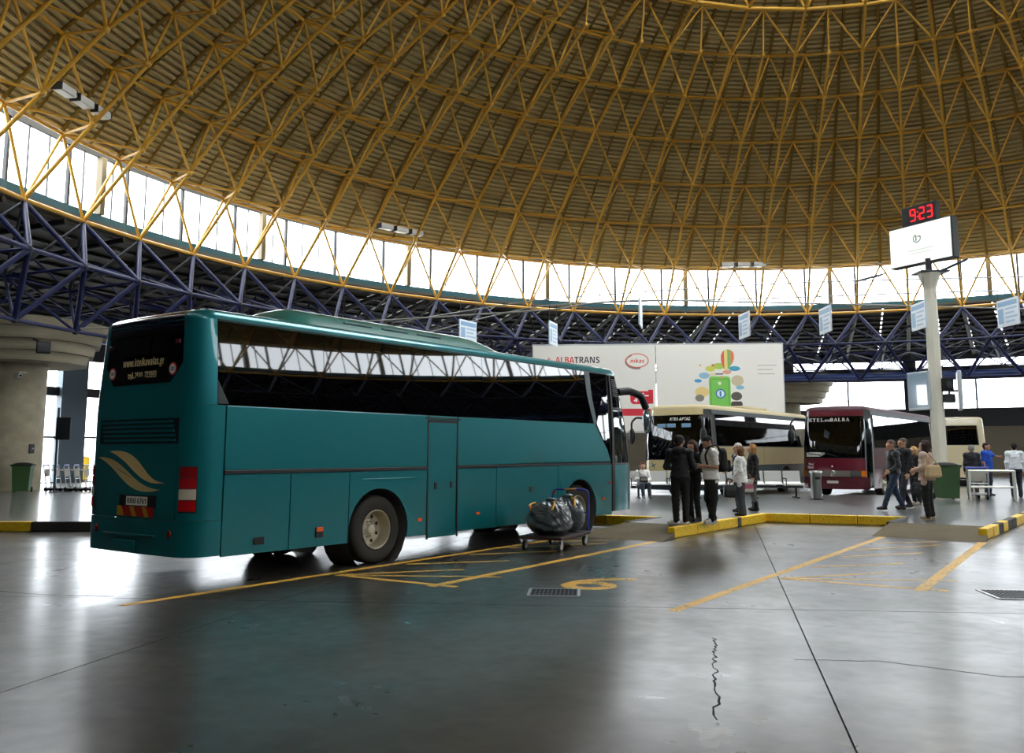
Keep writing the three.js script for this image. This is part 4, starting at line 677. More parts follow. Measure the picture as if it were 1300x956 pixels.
// ================================================================= BILLBOARD
{
  const W = 12.9, Hh = 4.55, t = thing('billboard', 'wide white advertising billboard with travel agency name and green suitcase picture', 'billboard', [7.55, 0, -46.2], -0.06);
  const y0 = 2.75;
  part('frame', merge([box(W + 0.1, 0.08, 0.2, 0, y0, -0.02), box(W + 0.1, 0.08, 0.2, 0, y0 + Hh, -0.02), box(0.08, Hh, 0.2, -W / 2, y0 + Hh / 2, -0.02), box(0.08, Hh, 0.2, W / 2, y0 + Hh / 2, -0.02)]), M.alu, t);
  for (const x of [-5.4, -1.8, 1.8, 5.4]) part('leg', box(0.2, y0 + Hh - 0.1, 0.2, x, (y0 + Hh - 0.1) / 2, -0.25), M.greySteel, t);
  const LW = W * 0.495, RW2 = W * 0.505;
  const art = (w, h, px, py, draw) => new THREE.MeshStandardMaterial({ map: canvasTex(px, py, draw), roughness: 0.45 });
  const lm = art(LW, Hh, 1024, 730, (g, w, h) => {
    g.fillStyle = '#f4f0e6'; g.fillRect(0, 0, w, h);
    g.fillStyle = '#ece2d2'; g.fillRect(w * 0.55, h * 0.36, w * 0.12, h * 0.6); g.fillStyle = '#efe8da'; g.fillRect(w * 0.3, h * 0.3, w * 0.2, h * 0.7);
    g.font = 'bold 76px sans-serif'; g.fillStyle = '#e03a3a'; g.fillText('ALBA', 185, 150, 160); g.fillStyle = '#454040'; g.fillText('TRANS', 345, 150, 215);
    g.fillStyle = '#d8474a'; g.beginPath(); g.moveTo(100, 150); g.lineTo(128, 100); g.lineTo(140, 150); g.fill(); g.fillStyle = '#555'; g.beginPath(); g.moveTo(132, 100); g.lineTo(160, 150); g.lineTo(146, 150); g.fill();
    // oval brand
    g.lineWidth = 12; g.strokeStyle = '#8a8078'; g.beginPath(); g.ellipse(868, 140, 92, 60, 0, 0.4 * PI, 1.35 * PI); g.stroke(); g.strokeStyle = '#e06a50'; g.lineWidth = 8; g.beginPath(); g.ellipse(872, 132, 92, 58, 0, 0, 7); g.stroke(); g.fillStyle = '#e0402c'; g.font = 'italic bold 46px sans-serif'; g.textAlign = 'center'; g.fillText('nikas', 870, 150); g.textAlign = 'left';
    // red offer bubble
    g.fillStyle = '#dd2536'; g.beginPath(); g.roundRect(810, 392, 180, 110, 34); g.fill(); g.fillRect(960, 380, 40, 118); g.fillStyle = '#ffffff'; g.font = 'italic bold 56px sans-serif'; g.fillText('4+1', 835, 486); g.fillRect(835, 408, 90, 10); g.fillRect(832, 426, 130, 10);
    g.fillStyle = '#e03040'; g.fillRect(690, 540, 334, 60);
  });
  const rm = art(RW2, Hh, 1024, 720, (g, w, h) => {
    g.fillStyle = '#f6f2e7'; g.fillRect(0, 0, w, h); const X = (v) => v * w, Y = (v) => v * h;
    const blob = (x, y, r, c, s = 1) => { g.fillStyle = c; g.beginPath(); g.ellipse(X(x), Y(y), r, r * s, 0, 0, 7); g.fill(); };
    blob(0.38, 0.36, 44, '#9cc4d8', 0.6); blob(0.43, 0.28, 40, '#d6d65a', 0.6); blob(0.36, 0.55, 56, '#f0d48a', 0.8); blob(0.34, 0.62, 36, '#8a8378', 0.8); blob(0.33, 0.42, 30, '#4aa3d8', 0.5); blob(0.5, 0.25, 52, '#b6d35e', 0.5); blob(0.62, 0.28, 46, '#4aa6c6', 0.45); blob(0.64, 0.42, 50, '#d8c9a4', 0.9); blob(0.66, 0.5, 34, '#8cc6dc', 0.5); blob(0.56, 0.32, 36, '#e8a890', 0.5); blob(0.45, 0.35, 30, '#f0e3c0', 0.6); blob(0.63, 0.6, 44, '#5f5b50', 0.8); blob(0.32, 0.72, 10, '#f0b090', 1); blob(0.35, 0.24, 10, '#f0c890', 1); blob(0.45, 0.24, 12, '#df6a5a', 0.8);
    // balloon
    g.save(); g.beginPath(); g.moveTo(X(0.545), Y(0.30)); g.bezierCurveTo(X(0.48), Y(0.14), X(0.53), Y(0.05), X(0.57), Y(0.055)); g.bezierCurveTo(X(0.63), Y(0.07), X(0.65), Y(0.16), X(0.56), Y(0.30)); g.closePath(); g.clip(); for (let k = 0; k < 6; k++) { g.fillStyle = ['#f3d860', '#e86a50', '#f0e08a', '#8cc06a', '#ee7f62', '#f3d45c'][k]; g.fillRect(X(0.49) + k * 26, 0, 26, 240); } g.restore();
    // suitcase
    g.fillStyle = '#7fce57'; g.beginPath(); g.roundRect(X(0.415), Y(0.37), X(0.17), Y(0.43), 26); g.fill(); g.strokeStyle = '#59a83c'; g.lineWidth = 5; g.beginPath(); g.roundRect(X(0.43), Y(0.40), X(0.14), Y(0.37), 20); g.stroke(); blob(0.505, 0.57, 40, '#2d7fb4', 1); blob(0.505, 0.57, 30, '#e8f2f6', 1); g.fillStyle = '#2d7fb4'; g.fillRect(X(0.497), Y(0.54), 14, 46); blob(0.50, 0.45, 14, '#e9f0d8', 1); blob(0.52, 0.38, 14, '#d9a860', 0.8); g.fillStyle = '#555'; g.fillRect(X(0.47), Y(0.335), 60, 10);
    g.fillStyle = '#9a9081'; g.fillRect(X(0.37), Y(0.74), X(0.135), Y(0.22)); g.fillStyle = '#857b6d'; g.fillRect(X(0.425), Y(0.74), 14, Y(0.22)); g.fillStyle = '#4aa0c8'; g.fillRect(X(0.51), Y(0.86), X(0.14), Y(0.1)); g.fillStyle = '#ffffff'; g.font = 'bold 26px sans-serif'; g.fillText('\u0391\u03c0\u03bf\u03c3\u03ba\u03b5\u03c5\u03ad\u03c2', X(0.52), Y(0.915), X(0.12)); g.fillStyle = '#4a463e'; g.beginPath(); g.roundRect(X(0.585), Y(0.66), X(0.09), Y(0.14), 20); g.fill();
    g.strokeStyle = '#a7a9a6'; g.lineWidth = 14; g.beginPath(); g.arc(X(0.745), Y(0.80), 30, 1, 6.6); g.stroke(); g.fillStyle = '#8d8f8d'; g.fillRect(X(0.735), Y(0.77), 30, 12); g.fillStyle = '#b4b2aa'; g.font = '20px sans-serif'; for (let k = 0; k < 3; k++) { g.fillRect(X(0.8), Y(0.24) + k * 36, X(0.15) * [1, 0.8, 0.9][k], 5); } g.fillRect(X(0.79), Y(0.79), X(0.17), 7); g.fillRect(X(0.79), Y(0.83), X(0.14), 5);
  });
  part('poster', box(LW - 0.03, Hh - 0.08, 0.04, -W / 2 + LW / 2, y0 + Hh / 2, 0.09), [M.white, M.white, M.white, M.white, lm, M.white], t, 'poster with travel agency name'); part('poster', box(RW2 - 0.03, Hh - 0.08, 0.04, W / 2 - RW2 / 2, y0 + Hh / 2, 0.09), [M.white, M.white, M.white, M.white, rm, M.white], t, 'poster with green suitcase and balloon');
}
// ================================================================= LIGHT POLE with clock and backlit sign
{
  const t = thing('light_pole', 'tall pale concrete pole with flared top behind the green bin', 'pole', [14.35, PH, -30.1], 0);
  const shaft = new THREE.LatheGeometry([[0.0, 0], [0.3, 0], [0.3, 0.25], [0.235, 0.3], [0.2, 7.05], [0.22, 7.15], [0.36, 7.55], [0.38, 7.6], [0.0, 7.6]].map(([a, b]) => new THREE.Vector2(a, b)), 8).rotateY(PI / 8); const sh2 = shaft.toNonIndexed(); sh2.computeVertexNormals(); part('shaft', sh2, std(0xe6e1cd, 0.7), t);
  part('head_plate', box(1.0, 0.06, 0.8, 0.05, 7.63, 0, 0.01), M.greySteel, t); part('head_plate', box(0.95, 0.03, 0.6, -0.15, 7.72, 0.1, 0.01).rotateZ(0.25).translate(0.0, 0.0, 0), M.greySteel, t); part('flag_arm', barGeo(V(0.2, 7.6, 0), V(1.2, 8.05, 0.3), 0.05, 8), M.greySteel, t); part('swivel', cyl(0.12, 0.1, 0.5, 0, 7.88, 0, 14), M.black, t);
  const TH = -61.4 * PI / 180;
  const s = thing('backlit_sign', 'backlit white sign box with ring emblem on top of the pole', 'sign', [14.2, PH + 7.95, -30.35], TH);
  part('cabinet', box(2.5, 1.45, 0.34, 0, 0.78, -0.19, 0.04, 2), M.darkFrame, s);
  const signTex = canvasTex(512, 296, (g, w, h) => { g.fillStyle = '#f1f4ea'; g.fillRect(0, 0, w, h); g.strokeStyle = '#5d6a62'; g.lineWidth = 9; g.beginPath(); g.arc(235, 105, 30, -0.6, 4.4); g.stroke(); g.fillStyle = '#5d6a62'; g.fillRect(222, 80, 12, 44); g.fillRect(240, 88, 22, 10); g.fillStyle = '#b8c4ae'; g.font = '24px sans-serif'; g.fillRect(150, 190, 220, 8); g.fillRect(175, 215, 170, 7); });
  part('lit_face', box(2.4, 1.36, 0.02, 0, 0.78, -0.01), new THREE.MeshStandardMaterial({ color: 0xffffff, map: signTex, roughness: 0.3, emissive: 0xffffff, emissiveMap: signTex, emissiveIntensity: 0.05 }), s);
  const sl = new THREE.RectAreaLight(0xf4f8ee, 0.25, 2.4, 1.36); sl.position.set(0, 0.78, 0.03); sl.rotation.y = PI; s.add(sl);
  const c = thing('led_clock', 'red digital clock reading 9:23 above the backlit sign', 'clock', [14.2, PH + 9.44, -30.35], TH);
  part('cabinet', box(1.35, 0.66, 0.24, 0, 0.34, -0.15, 0.02, 2), M.black, c); part('support', box(0.5, 0.04, 0.2, 0, 0.0, -0.15), M.greySteel, c);
  const ledOn = new THREE.MeshStandardMaterial({ color: 0x400505, emissive: 0xff1420, emissiveIntensity: 0.16, roughness: 0.4 });
  const SEG = { 9: [1, 1, 1, 1, 0, 1, 1], 2: [1, 1, 0, 1, 1, 0, 1], 3: [1, 1, 1, 1, 0, 0, 1] };
  const segBox = (k) => { const w = 0.18, h = 0.2, th = 0.045; return [box(w, th, 0.02, 0, h, 0), box(th, h, 0.02, w / 2, h / 2, 0), box(th, h, 0.02, w / 2, -h / 2, 0), box(w, th, 0.02, 0, -h, 0), box(th, h, 0.02, -w / 2, -h / 2, 0), box(th, h, 0.02, -w / 2, h / 2, 0), box(w, th, 0.02, 0, 0, 0)][k]; };
  [[9, -0.22], [2, 0.14], [3, 0.45]].forEach(([d, x]) => { const l = []; SEG[d].forEach((on, k) => { if (on) l.push(segBox(k).translate(x, 0.34, -0.02)); }); part('digit', merge(l), ledOn, c); });
  part('colon', merge([box(0.04, 0.04, 0.02, -0.03, 0.42, -0.02), box(0.04, 0.04, 0.02, -0.03, 0.26, -0.02)]), ledOn, c);
  const cl = new THREE.RectAreaLight(0xff2020, 0.06, 1.0, 0.5); cl.position.set(0.1, 0.34, 0.01); cl.rotation.y = PI; c.add(cl);
  // information screens bolted to the pole
  const screen = (label, x, z, turn, tilt) => { const g = thing('information_screen', label, 'screen', [x, PH + 2.95, z], turn); part('housing', box(1.0, 1.3, 0.12, 0, 0.6, 0, 0.03, 2), std(0xb9bfc0, 0.35, 0.4), g); part('display', box(0.9, 1.16, 0.02, 0, 0.62, 0.065), phys(0x8fa6b4, 0.08, { clearcoat: 1 }), g); part('bracket', polybar([[0, 0.6, -0.06], [0, 0.6, -0.3], [0, 0.3, -0.35]], 0.04), M.greySteel, g); return g; };
  screen('tilted grey information screen on the left flank of the light pole', 13.74, -30.0, -1.3); screen('grey information screen seen edge-on at the right flank of the light pole', 15.02, -29.85, 1.15);
  const sp = thing('loudspeaker', 'black loudspeaker box on the light pole between two screens', 'loudspeaker', [14.63, PH + 3.75, -29.85], 0.1); part('cabinet', box(0.32, 0.45, 0.25, 0, 0, 0, 0.03, 2), M.black, sp); part('cone', cyl(0.12, 0.11, 0.03, 0, 0, 0.13, 20, 'z'), std(0x3a3d40, 0.5), sp); part('bracket', box(0.1, 0.1, 0.3, 0, -0.05, -0.2), M.greySteel, sp); part('cable_box', box(0.35, 0.3, 0.2, 0.05, -0.45, -0.02, 0.03, 2), M.greySteel, sp);
}
// ================================================================= HANGING SIGNS and cables
{
  const signTex = canvasTex(160, 128, (g, w, h) => { g.fillStyle = '#dfe9f0'; g.fillRect(0, 0, w, h); g.fillStyle = '#7fa9cc'; g.fillRect(8, 10, w - 16, 22); g.fillStyle = '#a9c4da'; for (let k = 0; k < 4; k++) g.fillRect(62, 42 + k * 20, 88 - (k % 2) * 20, 9); g.fillStyle = '#8fb4d2'; g.fillRect(10, 42, 40, 70); });
  const sm = std(0xffffff, 0.4, 0, { map: signTex }), edge = std(0xc8d4dc, 0.4);
  const spots = [[1055, 405, -1.57, 'between the dark red coach and the light pole'], [950, 412, -1.5, 'above the right end of the billboard'], [1176, 400, -1.6, 'half hidden by the light pole'], [1292, 395, -1.5, 'right of the light pole'], [816, 396, 1.35, 'above the middle of the billboard'], [703, 423, 1.25, 'above the travel agency name'], [593, 421, 1.02, 'above the roof of the green coach']];
  for (const [u, v, turn, where] of spots) {
    const d = 4.62 * 1138 / (575 - v), x = (u - 650) / 1138 * d; const g = thing('hanging_sign', 'small pale blue hanging sign board ' + where, 'sign', [x, EYE + 4.62 - 0.45, -d], turn, 'hanging platform signs');
    part('board', box(1.15, 0.92, 0.05, 0, 0.46, 0, 0.01), [edge, edge, edge, edge, sm, sm], g); for (const s of [-0.5, 0.5]) part('hanger', barGeo(V(s, 0.92, 0), V(s, 1.7, 0), 0.012, 6), M.greySteel, g);
  }
  const cable = (label, pts, r) => { const m = part(numbered('overhead_cable'), pipe(pts, r, 60, 6), std(0x9a9a92, 0.5), scene); tag(m, label, 'cable'); };
  const at = (u, v, d) => V((u - 650) / 1138 * d, EYE + (575 - v) / 1138 * d, -d);
  cable('thick pale overhead cable crossing behind the roof of the green coach', [onDome(29.4, 4.7, 1), at(440, 407, 38), at(700, 391, 36), at(850, 379, 34), onDome(29.4, 6.8, 24)], 0.035);
  cable('upper thin cable crossing in front of the clerestory above the billboard', [onDome(29.4, 7.2, 7), at(690, 378, 44), at(990, 357, 40), at(1300, 348, 36), onDome(29.4, 7.5, 27)], 0.03);
  cable('lower thin cable crossing in front of the clerestory above the billboard', [onDome(29.4, 6.6, 7.5), at(690, 386, 44), at(990, 376, 40), at(1300, 366, 36), onDome(29.4, 7.0, 26)], 0.03);
}
// ================================================================= TRIPLE LAMPS hung from the dome frame
[['beside the left end of the clerestory', 1, -0.25, 0.55], ['near the middle of the dome edge', 1, 6.65, 0.35], ['above the right end of the billboard', 1, 14.55, 0.15]].forEach(([where, k, i, dh]) => {
  const a = onDome(RI[k], HI[k] + dh, i - 0.4), b = onDome(RI[k], HI[k] + dh, i + 0.4), c = onDome(RI[k], HI[k] + dh, i); const t = thing('dome_lamp', 'row of three white box lamps ' + where, 'lamp', [c.x, c.y, c.z], -Math.atan2(b.z - a.z, b.x - a.x), 'box lamps on the dome frame');
  part('rail', box(3.0, 0.06, 0.06, 0, 0.18, 0), M.yellowSteel, t); for (const x of [-1.0, 0, 1.0]) { const h = part('lamp_box', box(0.82, 0.26, 0.4, x, 0, 0.05, 0.04, 2), std(0xd8d8d0, 0.4), t); part('lens', box(0.7, 0.02, 0.32, x, -0.135, 0.05, 0.005), std(0xf0f0ea, 0.15), h); part('end_cap', box(0.05, 0.28, 0.42, x + 0.4, 0, 0.05, 0.02), M.greySteel, h); part('end_cap', box(0.05, 0.28, 0.42, x - 0.4, 0, 0.05, 0.02), M.greySteel, h); }
});
// ================================================================= BENCHES, BINS, CARTS, BARRIER
const perf = std(0xa7a6a0, 0.4, 0.6);
function bench(label, x, z, n, turn) {
  const t = thing('bench', label, 'bench', [x, PH, z], turn, 'steel seat rows on the platform'); const P = 0.62, W = n * P;
  part('beam', box(W, 0.08, 0.08, 0, 0.36, 0, 0.01), M.greySteel, t);
  for (const sx of [-1, 1]) part('leg', merge([box(0.06, 0.36, 0.06, sx * (W / 2 - 0.25), 0.18, 0), box(0.06, 0.04, 0.6, sx * (W / 2 - 0.25), 0.02, 0)]), M.greySteel, t);
  const seatShape = (x0) => { const pts = [[0.26, 0.445], [0.24, 0.46], [0.0, 0.43], [-0.16, 0.44], [-0.23, 0.5], [-0.3, 0.88], [-0.275, 0.885], [-0.205, 0.52], [-0.15, 0.47], [0, 0.455]]; return prism(pts.map(([zz, yy]) => [zz, yy]), P - 0.05).rotateY(-PI / 2).translate(x0 + P - 0.025, 0, 0); };
  for (let k = 0; k < n; k++) part('seat', seatShape(-W / 2 + k * P), perf, t);
  for (let k = 0; k <= n; k++) if (k % 2 === 0) part('armrest', polybar([[-W / 2 + k * P, 0.4, 0.2], [-W / 2 + k * P, 0.64, 0.2], [-W / 2 + k * P, 0.64, -0.2]], 0.018, 6), M.greySteel, t);
}
bench('steel seat row with the seated woman, in front of the cream coach', 4.85, -29.75, 3, 0.0); bench('steel seat row behind the group of waiting passengers', 6.85, -29.85, 3, 0); bench('steel seat row beside the steel ashtray bin', 8.75, -29.95, 3, 0);
function bin(label, x, z, turn, s = 1) {
  const t = thing('wheelie_bin', label, 'bin', [x, PH, z], turn); const gm = std(0x33552a, 0.55);
  const b = new THREE.CylinderGeometry(0.50, 0.42, 1.0, 4, 1).rotateY(PI / 4).scale(0.95, 1, 1).translate(0, 0.55, 0).toNonIndexed(); b.computeVertexNormals(); part('body', b, gm, t);
  part('rim', box(0.74, 0.06, 0.76, 0, 1.04, 0, 0.02, 2), gm, t); part('lid', new THREE.SphereGeometry(0.5, 20, 8, 0, 2 * PI, 0, PI / 2).scale(0.82, 0.22, 0.82).translate(0, 1.07, 0), M.rubber, t); part('lid_edge', box(0.8, 0.04, 0.8, 0, 1.08, 0, 0.015), M.rubber, t);
  for (const sx of [-1, 1]) part('wheel', cyl(0.1, 0.1, 0.05, sx * 0.3, 0.1, -0.3, 18, 'x'), M.rubber, t);
  part('label', box(0.3, 0.07, 0.008, 0, 0.86, 0.338, 0.001).rotateX(-0.056), std(0xd9ddd0, 0.5), t); part('label', box(0.32, 0.1, 0.008, 0.02, 0.68, 0.332, 0.001).rotateX(-0.056), std(0xb7a63a, 0.5), t); t.scale.setScalar(s);
}
bin('green wheelie bin with black lid beside the pale light pole', 13.95, -28.95, -0.1); bin('green wheelie bin with black lid beside the thick concrete pillar', -18.6, -34.2, 0.3, 0.95);
{ const t = thing('ashtray_bin', 'round brushed steel ashtray bin beside the end of the seat row', 'bin', [9.75, PH, -28.9]); part('body', cyl(0.17, 0.17, 0.82, 0, 0.43, 0, 28), std(0x8c8c88, 0.35, 0.85), t); part('base', cyl(0.2, 0.2, 0.03, 0, 0.015, 0, 28), M.black, t); part('top', new THREE.LatheGeometry([[0.2, 0.84], [0.2, 0.9], [0.15, 0.91], [0.13, 0.86], [0, 0.86]].map(([a, b]) => new THREE.Vector2(a, b)), 28), M.steel, t); part('mouth', box(0.16, 0.08, 0.01, 0, 0.68, 0.187, 0.003), M.black, t); }
function cart(label, x, z, turn, group) {
  const t = thing('luggage_cart', label, 'cart', [x, PH, z], turn, group); const c = M.alu;
  part('base', merge([barGeo(V(-0.28, 0.14, -0.4), V(-0.22, 0.12, 0.45), 0.02), barGeo(V(0.28, 0.14, -0.4), V(0.22, 0.12, 0.45), 0.02), barGeo(V(-0.22, 0.12, 0.45), V(0.22, 0.12, 0.45), 0.02), box(0.5, 0.015, 0.8, 0, 0.15, 0.02)]), c, t);
  part('back_frame', merge([barGeo(V(-0.3, 0.14, -0.4), V(-0.3, 1.0, -0.55), 0.02), barGeo(V(0.3, 0.14, -0.4), V(0.3, 1.0, -0.55), 0.02), barGeo(V(-0.3, 0.5, -0.46), V(0.3, 0.5, -0.46), 0.015)]), c, t);
  part('handle', barGeo(V(-0.34, 1.0, -0.55), V(0.34, 1.0, -0.55), 0.03), std(0x24338c, 0.4), t); part('sign_panel', box(0.5, 0.3, 0.02, 0, 0.72, -0.5, 0.005), std(0xcfcabc, 0.5), t);
  part('basket', merge([barGeo(V(-0.26, 0.86, -0.52), V(-0.26, 0.82, -0.28), 0.012), barGeo(V(0.26, 0.86, -0.52), V(0.26, 0.82, -0.28), 0.012), barGeo(V(-0.26, 0.82, -0.28), V(0.26, 0.82, -0.28), 0.012), ...[-0.13, 0, 0.13].map((q) => barGeo(V(q, 0.84, -0.52), V(q, 0.8, -0.28), 0.008))]), c, t);
  for (const [wx, wz, r] of [[-0.26, -0.42, 0.09], [0.26, -0.42, 0.09], [0, 0.42, 0.075]]) part('wheel', cyl(r, r, 0.05, wx, r, wz, 18, 'x'), M.rubber, t);
}
for (let k = 0; k < 4; k++) cart('steel luggage cart with blue handle, nested behind the steel barrier', 15.1 + 0.13 * k, -29.2 - 0.24 * k, 2.65, 'luggage carts by the light pole');
for (let k = 0; k < 6; k++) cart('steel luggage cart with blue handle, in the row beside the thick concrete pillar', -17.5 + 0.36 * k, -34.9 - 0.05 * k, 1.75, 'luggage carts by the concrete pillar');
{ const t = thing('steel_barrier', 'white tubular steel barrier frame in front of the luggage carts', 'barrier', [14.95, PH, -28.05], -0.45); const c = std(0xdad8cf, 0.35, 0.4);
  part('frame', polybar([[-0.62, 0, 0.15], [-0.62, 0.92, 0.15], [0.62, 0.92, 0.15], [0.62, 0, 0.15]], 0.032), c, t); part('frame', polybar([[-0.62, 0, -0.5], [-0.62, 0.92, -0.5], [0.62, 0.92, -0.5], [0.62, 0, -0.5]], 0.032), c, t); part('mid_rail', barGeo(V(-0.62, 0.42, 0.15), V(0.62, 0.42, 0.15), 0.025), c, t); part('mid_rail', barGeo(V(-0.62, 0.42, -0.5), V(0.62, 0.42, -0.5), 0.025), c, t); part('cross_rail', barGeo(V(-0.62, 0.92, 0.15), V(-0.62, 0.92, -0.5), 0.032), c, t); part('cross_rail', barGeo(V(0.62, 0.92, 0.15), V(0.62, 0.92, -0.5), 0.032), c, t); }
// ================================================================= TROLLEY with refuse bags
{
  const TT = 25 * PI / 180; // long axis points (0.42, -0.91)
  const t = thing('platform_trolley', 'low platform trolley with blue tube handle standing beside the green coach', 'trolley', [0.78, 0, -16.22], -TT);
  // local: -z is away along the long axis
  const rust = std(0x3d2723, 0.6), blue = std(0x2a3a9a, 0.4);
  part('deck', box(0.8, 0.05, 1.45, 0, 0.225, 0, 0.012, 2), rust, t); part('deck_board', box(0.74, 0.012, 1.39, 0, 0.255, 0, 0.004), std(0x2b2422, 0.7), t);
  const h = part('handle', new THREE.TubeGeometry(new THREE.CatmullRomCurve3([V(-0.36, 0.23, -0.7), V(-0.36, 0.86, -0.74), V(-0.34, 0.97, -0.75), V(-0.26, 1.0, -0.75), V(0.26, 1.0, -0.75), V(0.34, 0.97, -0.75), V(0.36, 0.86, -0.74), V(0.36, 0.23, -0.7)], false, 'catmullrom', 0.15), 60, 0.018, 10), blue, t);
  part('cross_rail', barGeo(V(-0.36, 0.58, -0.72), V(0.36, 0.58, -0.72), 0.015), blue, h); part('grip', barGeo(V(-0.355, 0.9, -0.743), V(-0.3, 0.992, -0.75), 0.021), std(0xb03a3a, 0.5), h); part('grip', barGeo(V(-0.12, 1.0, -0.75), V(0.12, 1.0, -0.75), 0.021), std(0xb07a3a, 0.5), h);
  for (const [x, z] of [[-0.33, 0.6], [0.33, 0.6], [-0.33, -0.6], [0.33, -0.6]]) { const w = part('castor', merge([box(0.07, 0.02, 0.1, x, 0.19, z), box(0.008, 0.12, 0.06, x - 0.035, 0.13, z), box(0.008, 0.12, 0.06, x + 0.035, 0.13, z)]), M.alu, t); part('castor_wheel', cyl(0.085, 0.085, 0.045, x, 0.085, z, 20, 'x'), std(0x3a3836, 0.6), w); part('castor_hub', cyl(0.05, 0.05, 0.05, x, 0.085, z, 16, 'x'), std(0xd8d4c8, 0.4), w); }
  // bags
  const bagMat = phys(0x454a4c, 0.3, { clearcoat: 0.8, clearcoatRoughness: 0.12 }), tape = std(0xd8971e, 0.5);
  const bag = (label, x, y, z, sx, sy, sz, seed, turn, group) => {
    const w = V(x, 0, z).applyAxisAngle(UP, -TT); const g = thing('refuse_bag', label, 'bag', [0.78 + w.x, y, -16.22 + w.z], turn, group);
    const geo = new THREE.SphereGeometry(1, 96, 64), p = geo.attributes.position;
    for (let i = 0; i < p.count; i++) { const v = V(p.getX(i), p.getY(i), p.getZ(i)); const th = Math.atan2(v.z, v.x), topk = clamp(v.y * 1.1 + 0.1), warp = vnoise(v.x * 3 + 9, v.z * 3 + v.y * 2 + 9, 64, seed) * 4; const f = 1 + 0.10 * Math.sin(2 * v.x + seed) * Math.cos(2.5 * v.z + seed) + 0.16 * (vnoise(v.x * 3 + 9, v.y * 4 + v.z * 3 + 9, 64, seed) - 0.5) - 0.10 * topk * Math.abs(Math.sin(6 * th + warp + seed)) - 0.09 * Math.abs(vnoise(v.x * 7 + v.y * 5 + 20, v.z * 7 - v.y * 4 + 20, 64, seed + 5) - 0.5); let yy = v.y * f * (v.y > 0 ? 1 - 0.12 * Math.hypot(v.x, v.z) : 1); const pow = (q) => Math.sign(q) * Math.abs(q) ** 0.82; p.setXYZ(i, pow(v.x) * f * sx, Math.max(-0.93, pow(yy)) * sy, pow(v.z) * f * sz); }
    geo.translate(0, sy * 0.93, 0); geo.computeVertexNormals(); part('bag_body', geo, bagMat, g);
    part('tape_strap', pipe([[sx * 0.35, sy * 1.82, sz * 0.2], [sx * 0.55, sy * 1.75, sz * 0.55], [sx * 0.6, sy * 1.45, sz * 0.93]], 0.022, 12, 6), tape, g, 'yellow tape strap'); part('tape_strap', pipe([[-sx * 0.55, sy * 1.75, sz * 0.2], [-sx * 0.62, sy * 1.7, sz * 0.5], [-sx * 0.6, sy * 1.62, sz * 0.75]], 0.018, 12, 6), tape, g);
    part('knot', new THREE.SphereGeometry(0.06, 12, 8).scale(1.8, 0.7, 1).translate(0.05, sy * 1.93, 0), bagMat, g); return g;
  };
  bag('bulging black refuse bag at the open end of the trolley', -0.0, 0.262, 0.33, 0.4, 0.31, 0.34, 3, -TT - 0.1); bag('bulging black refuse bag against the trolley handle', 0.04, 0.262, -0.37, 0.37, 0.33, 0.32, 8, -TT + 0.2);
}
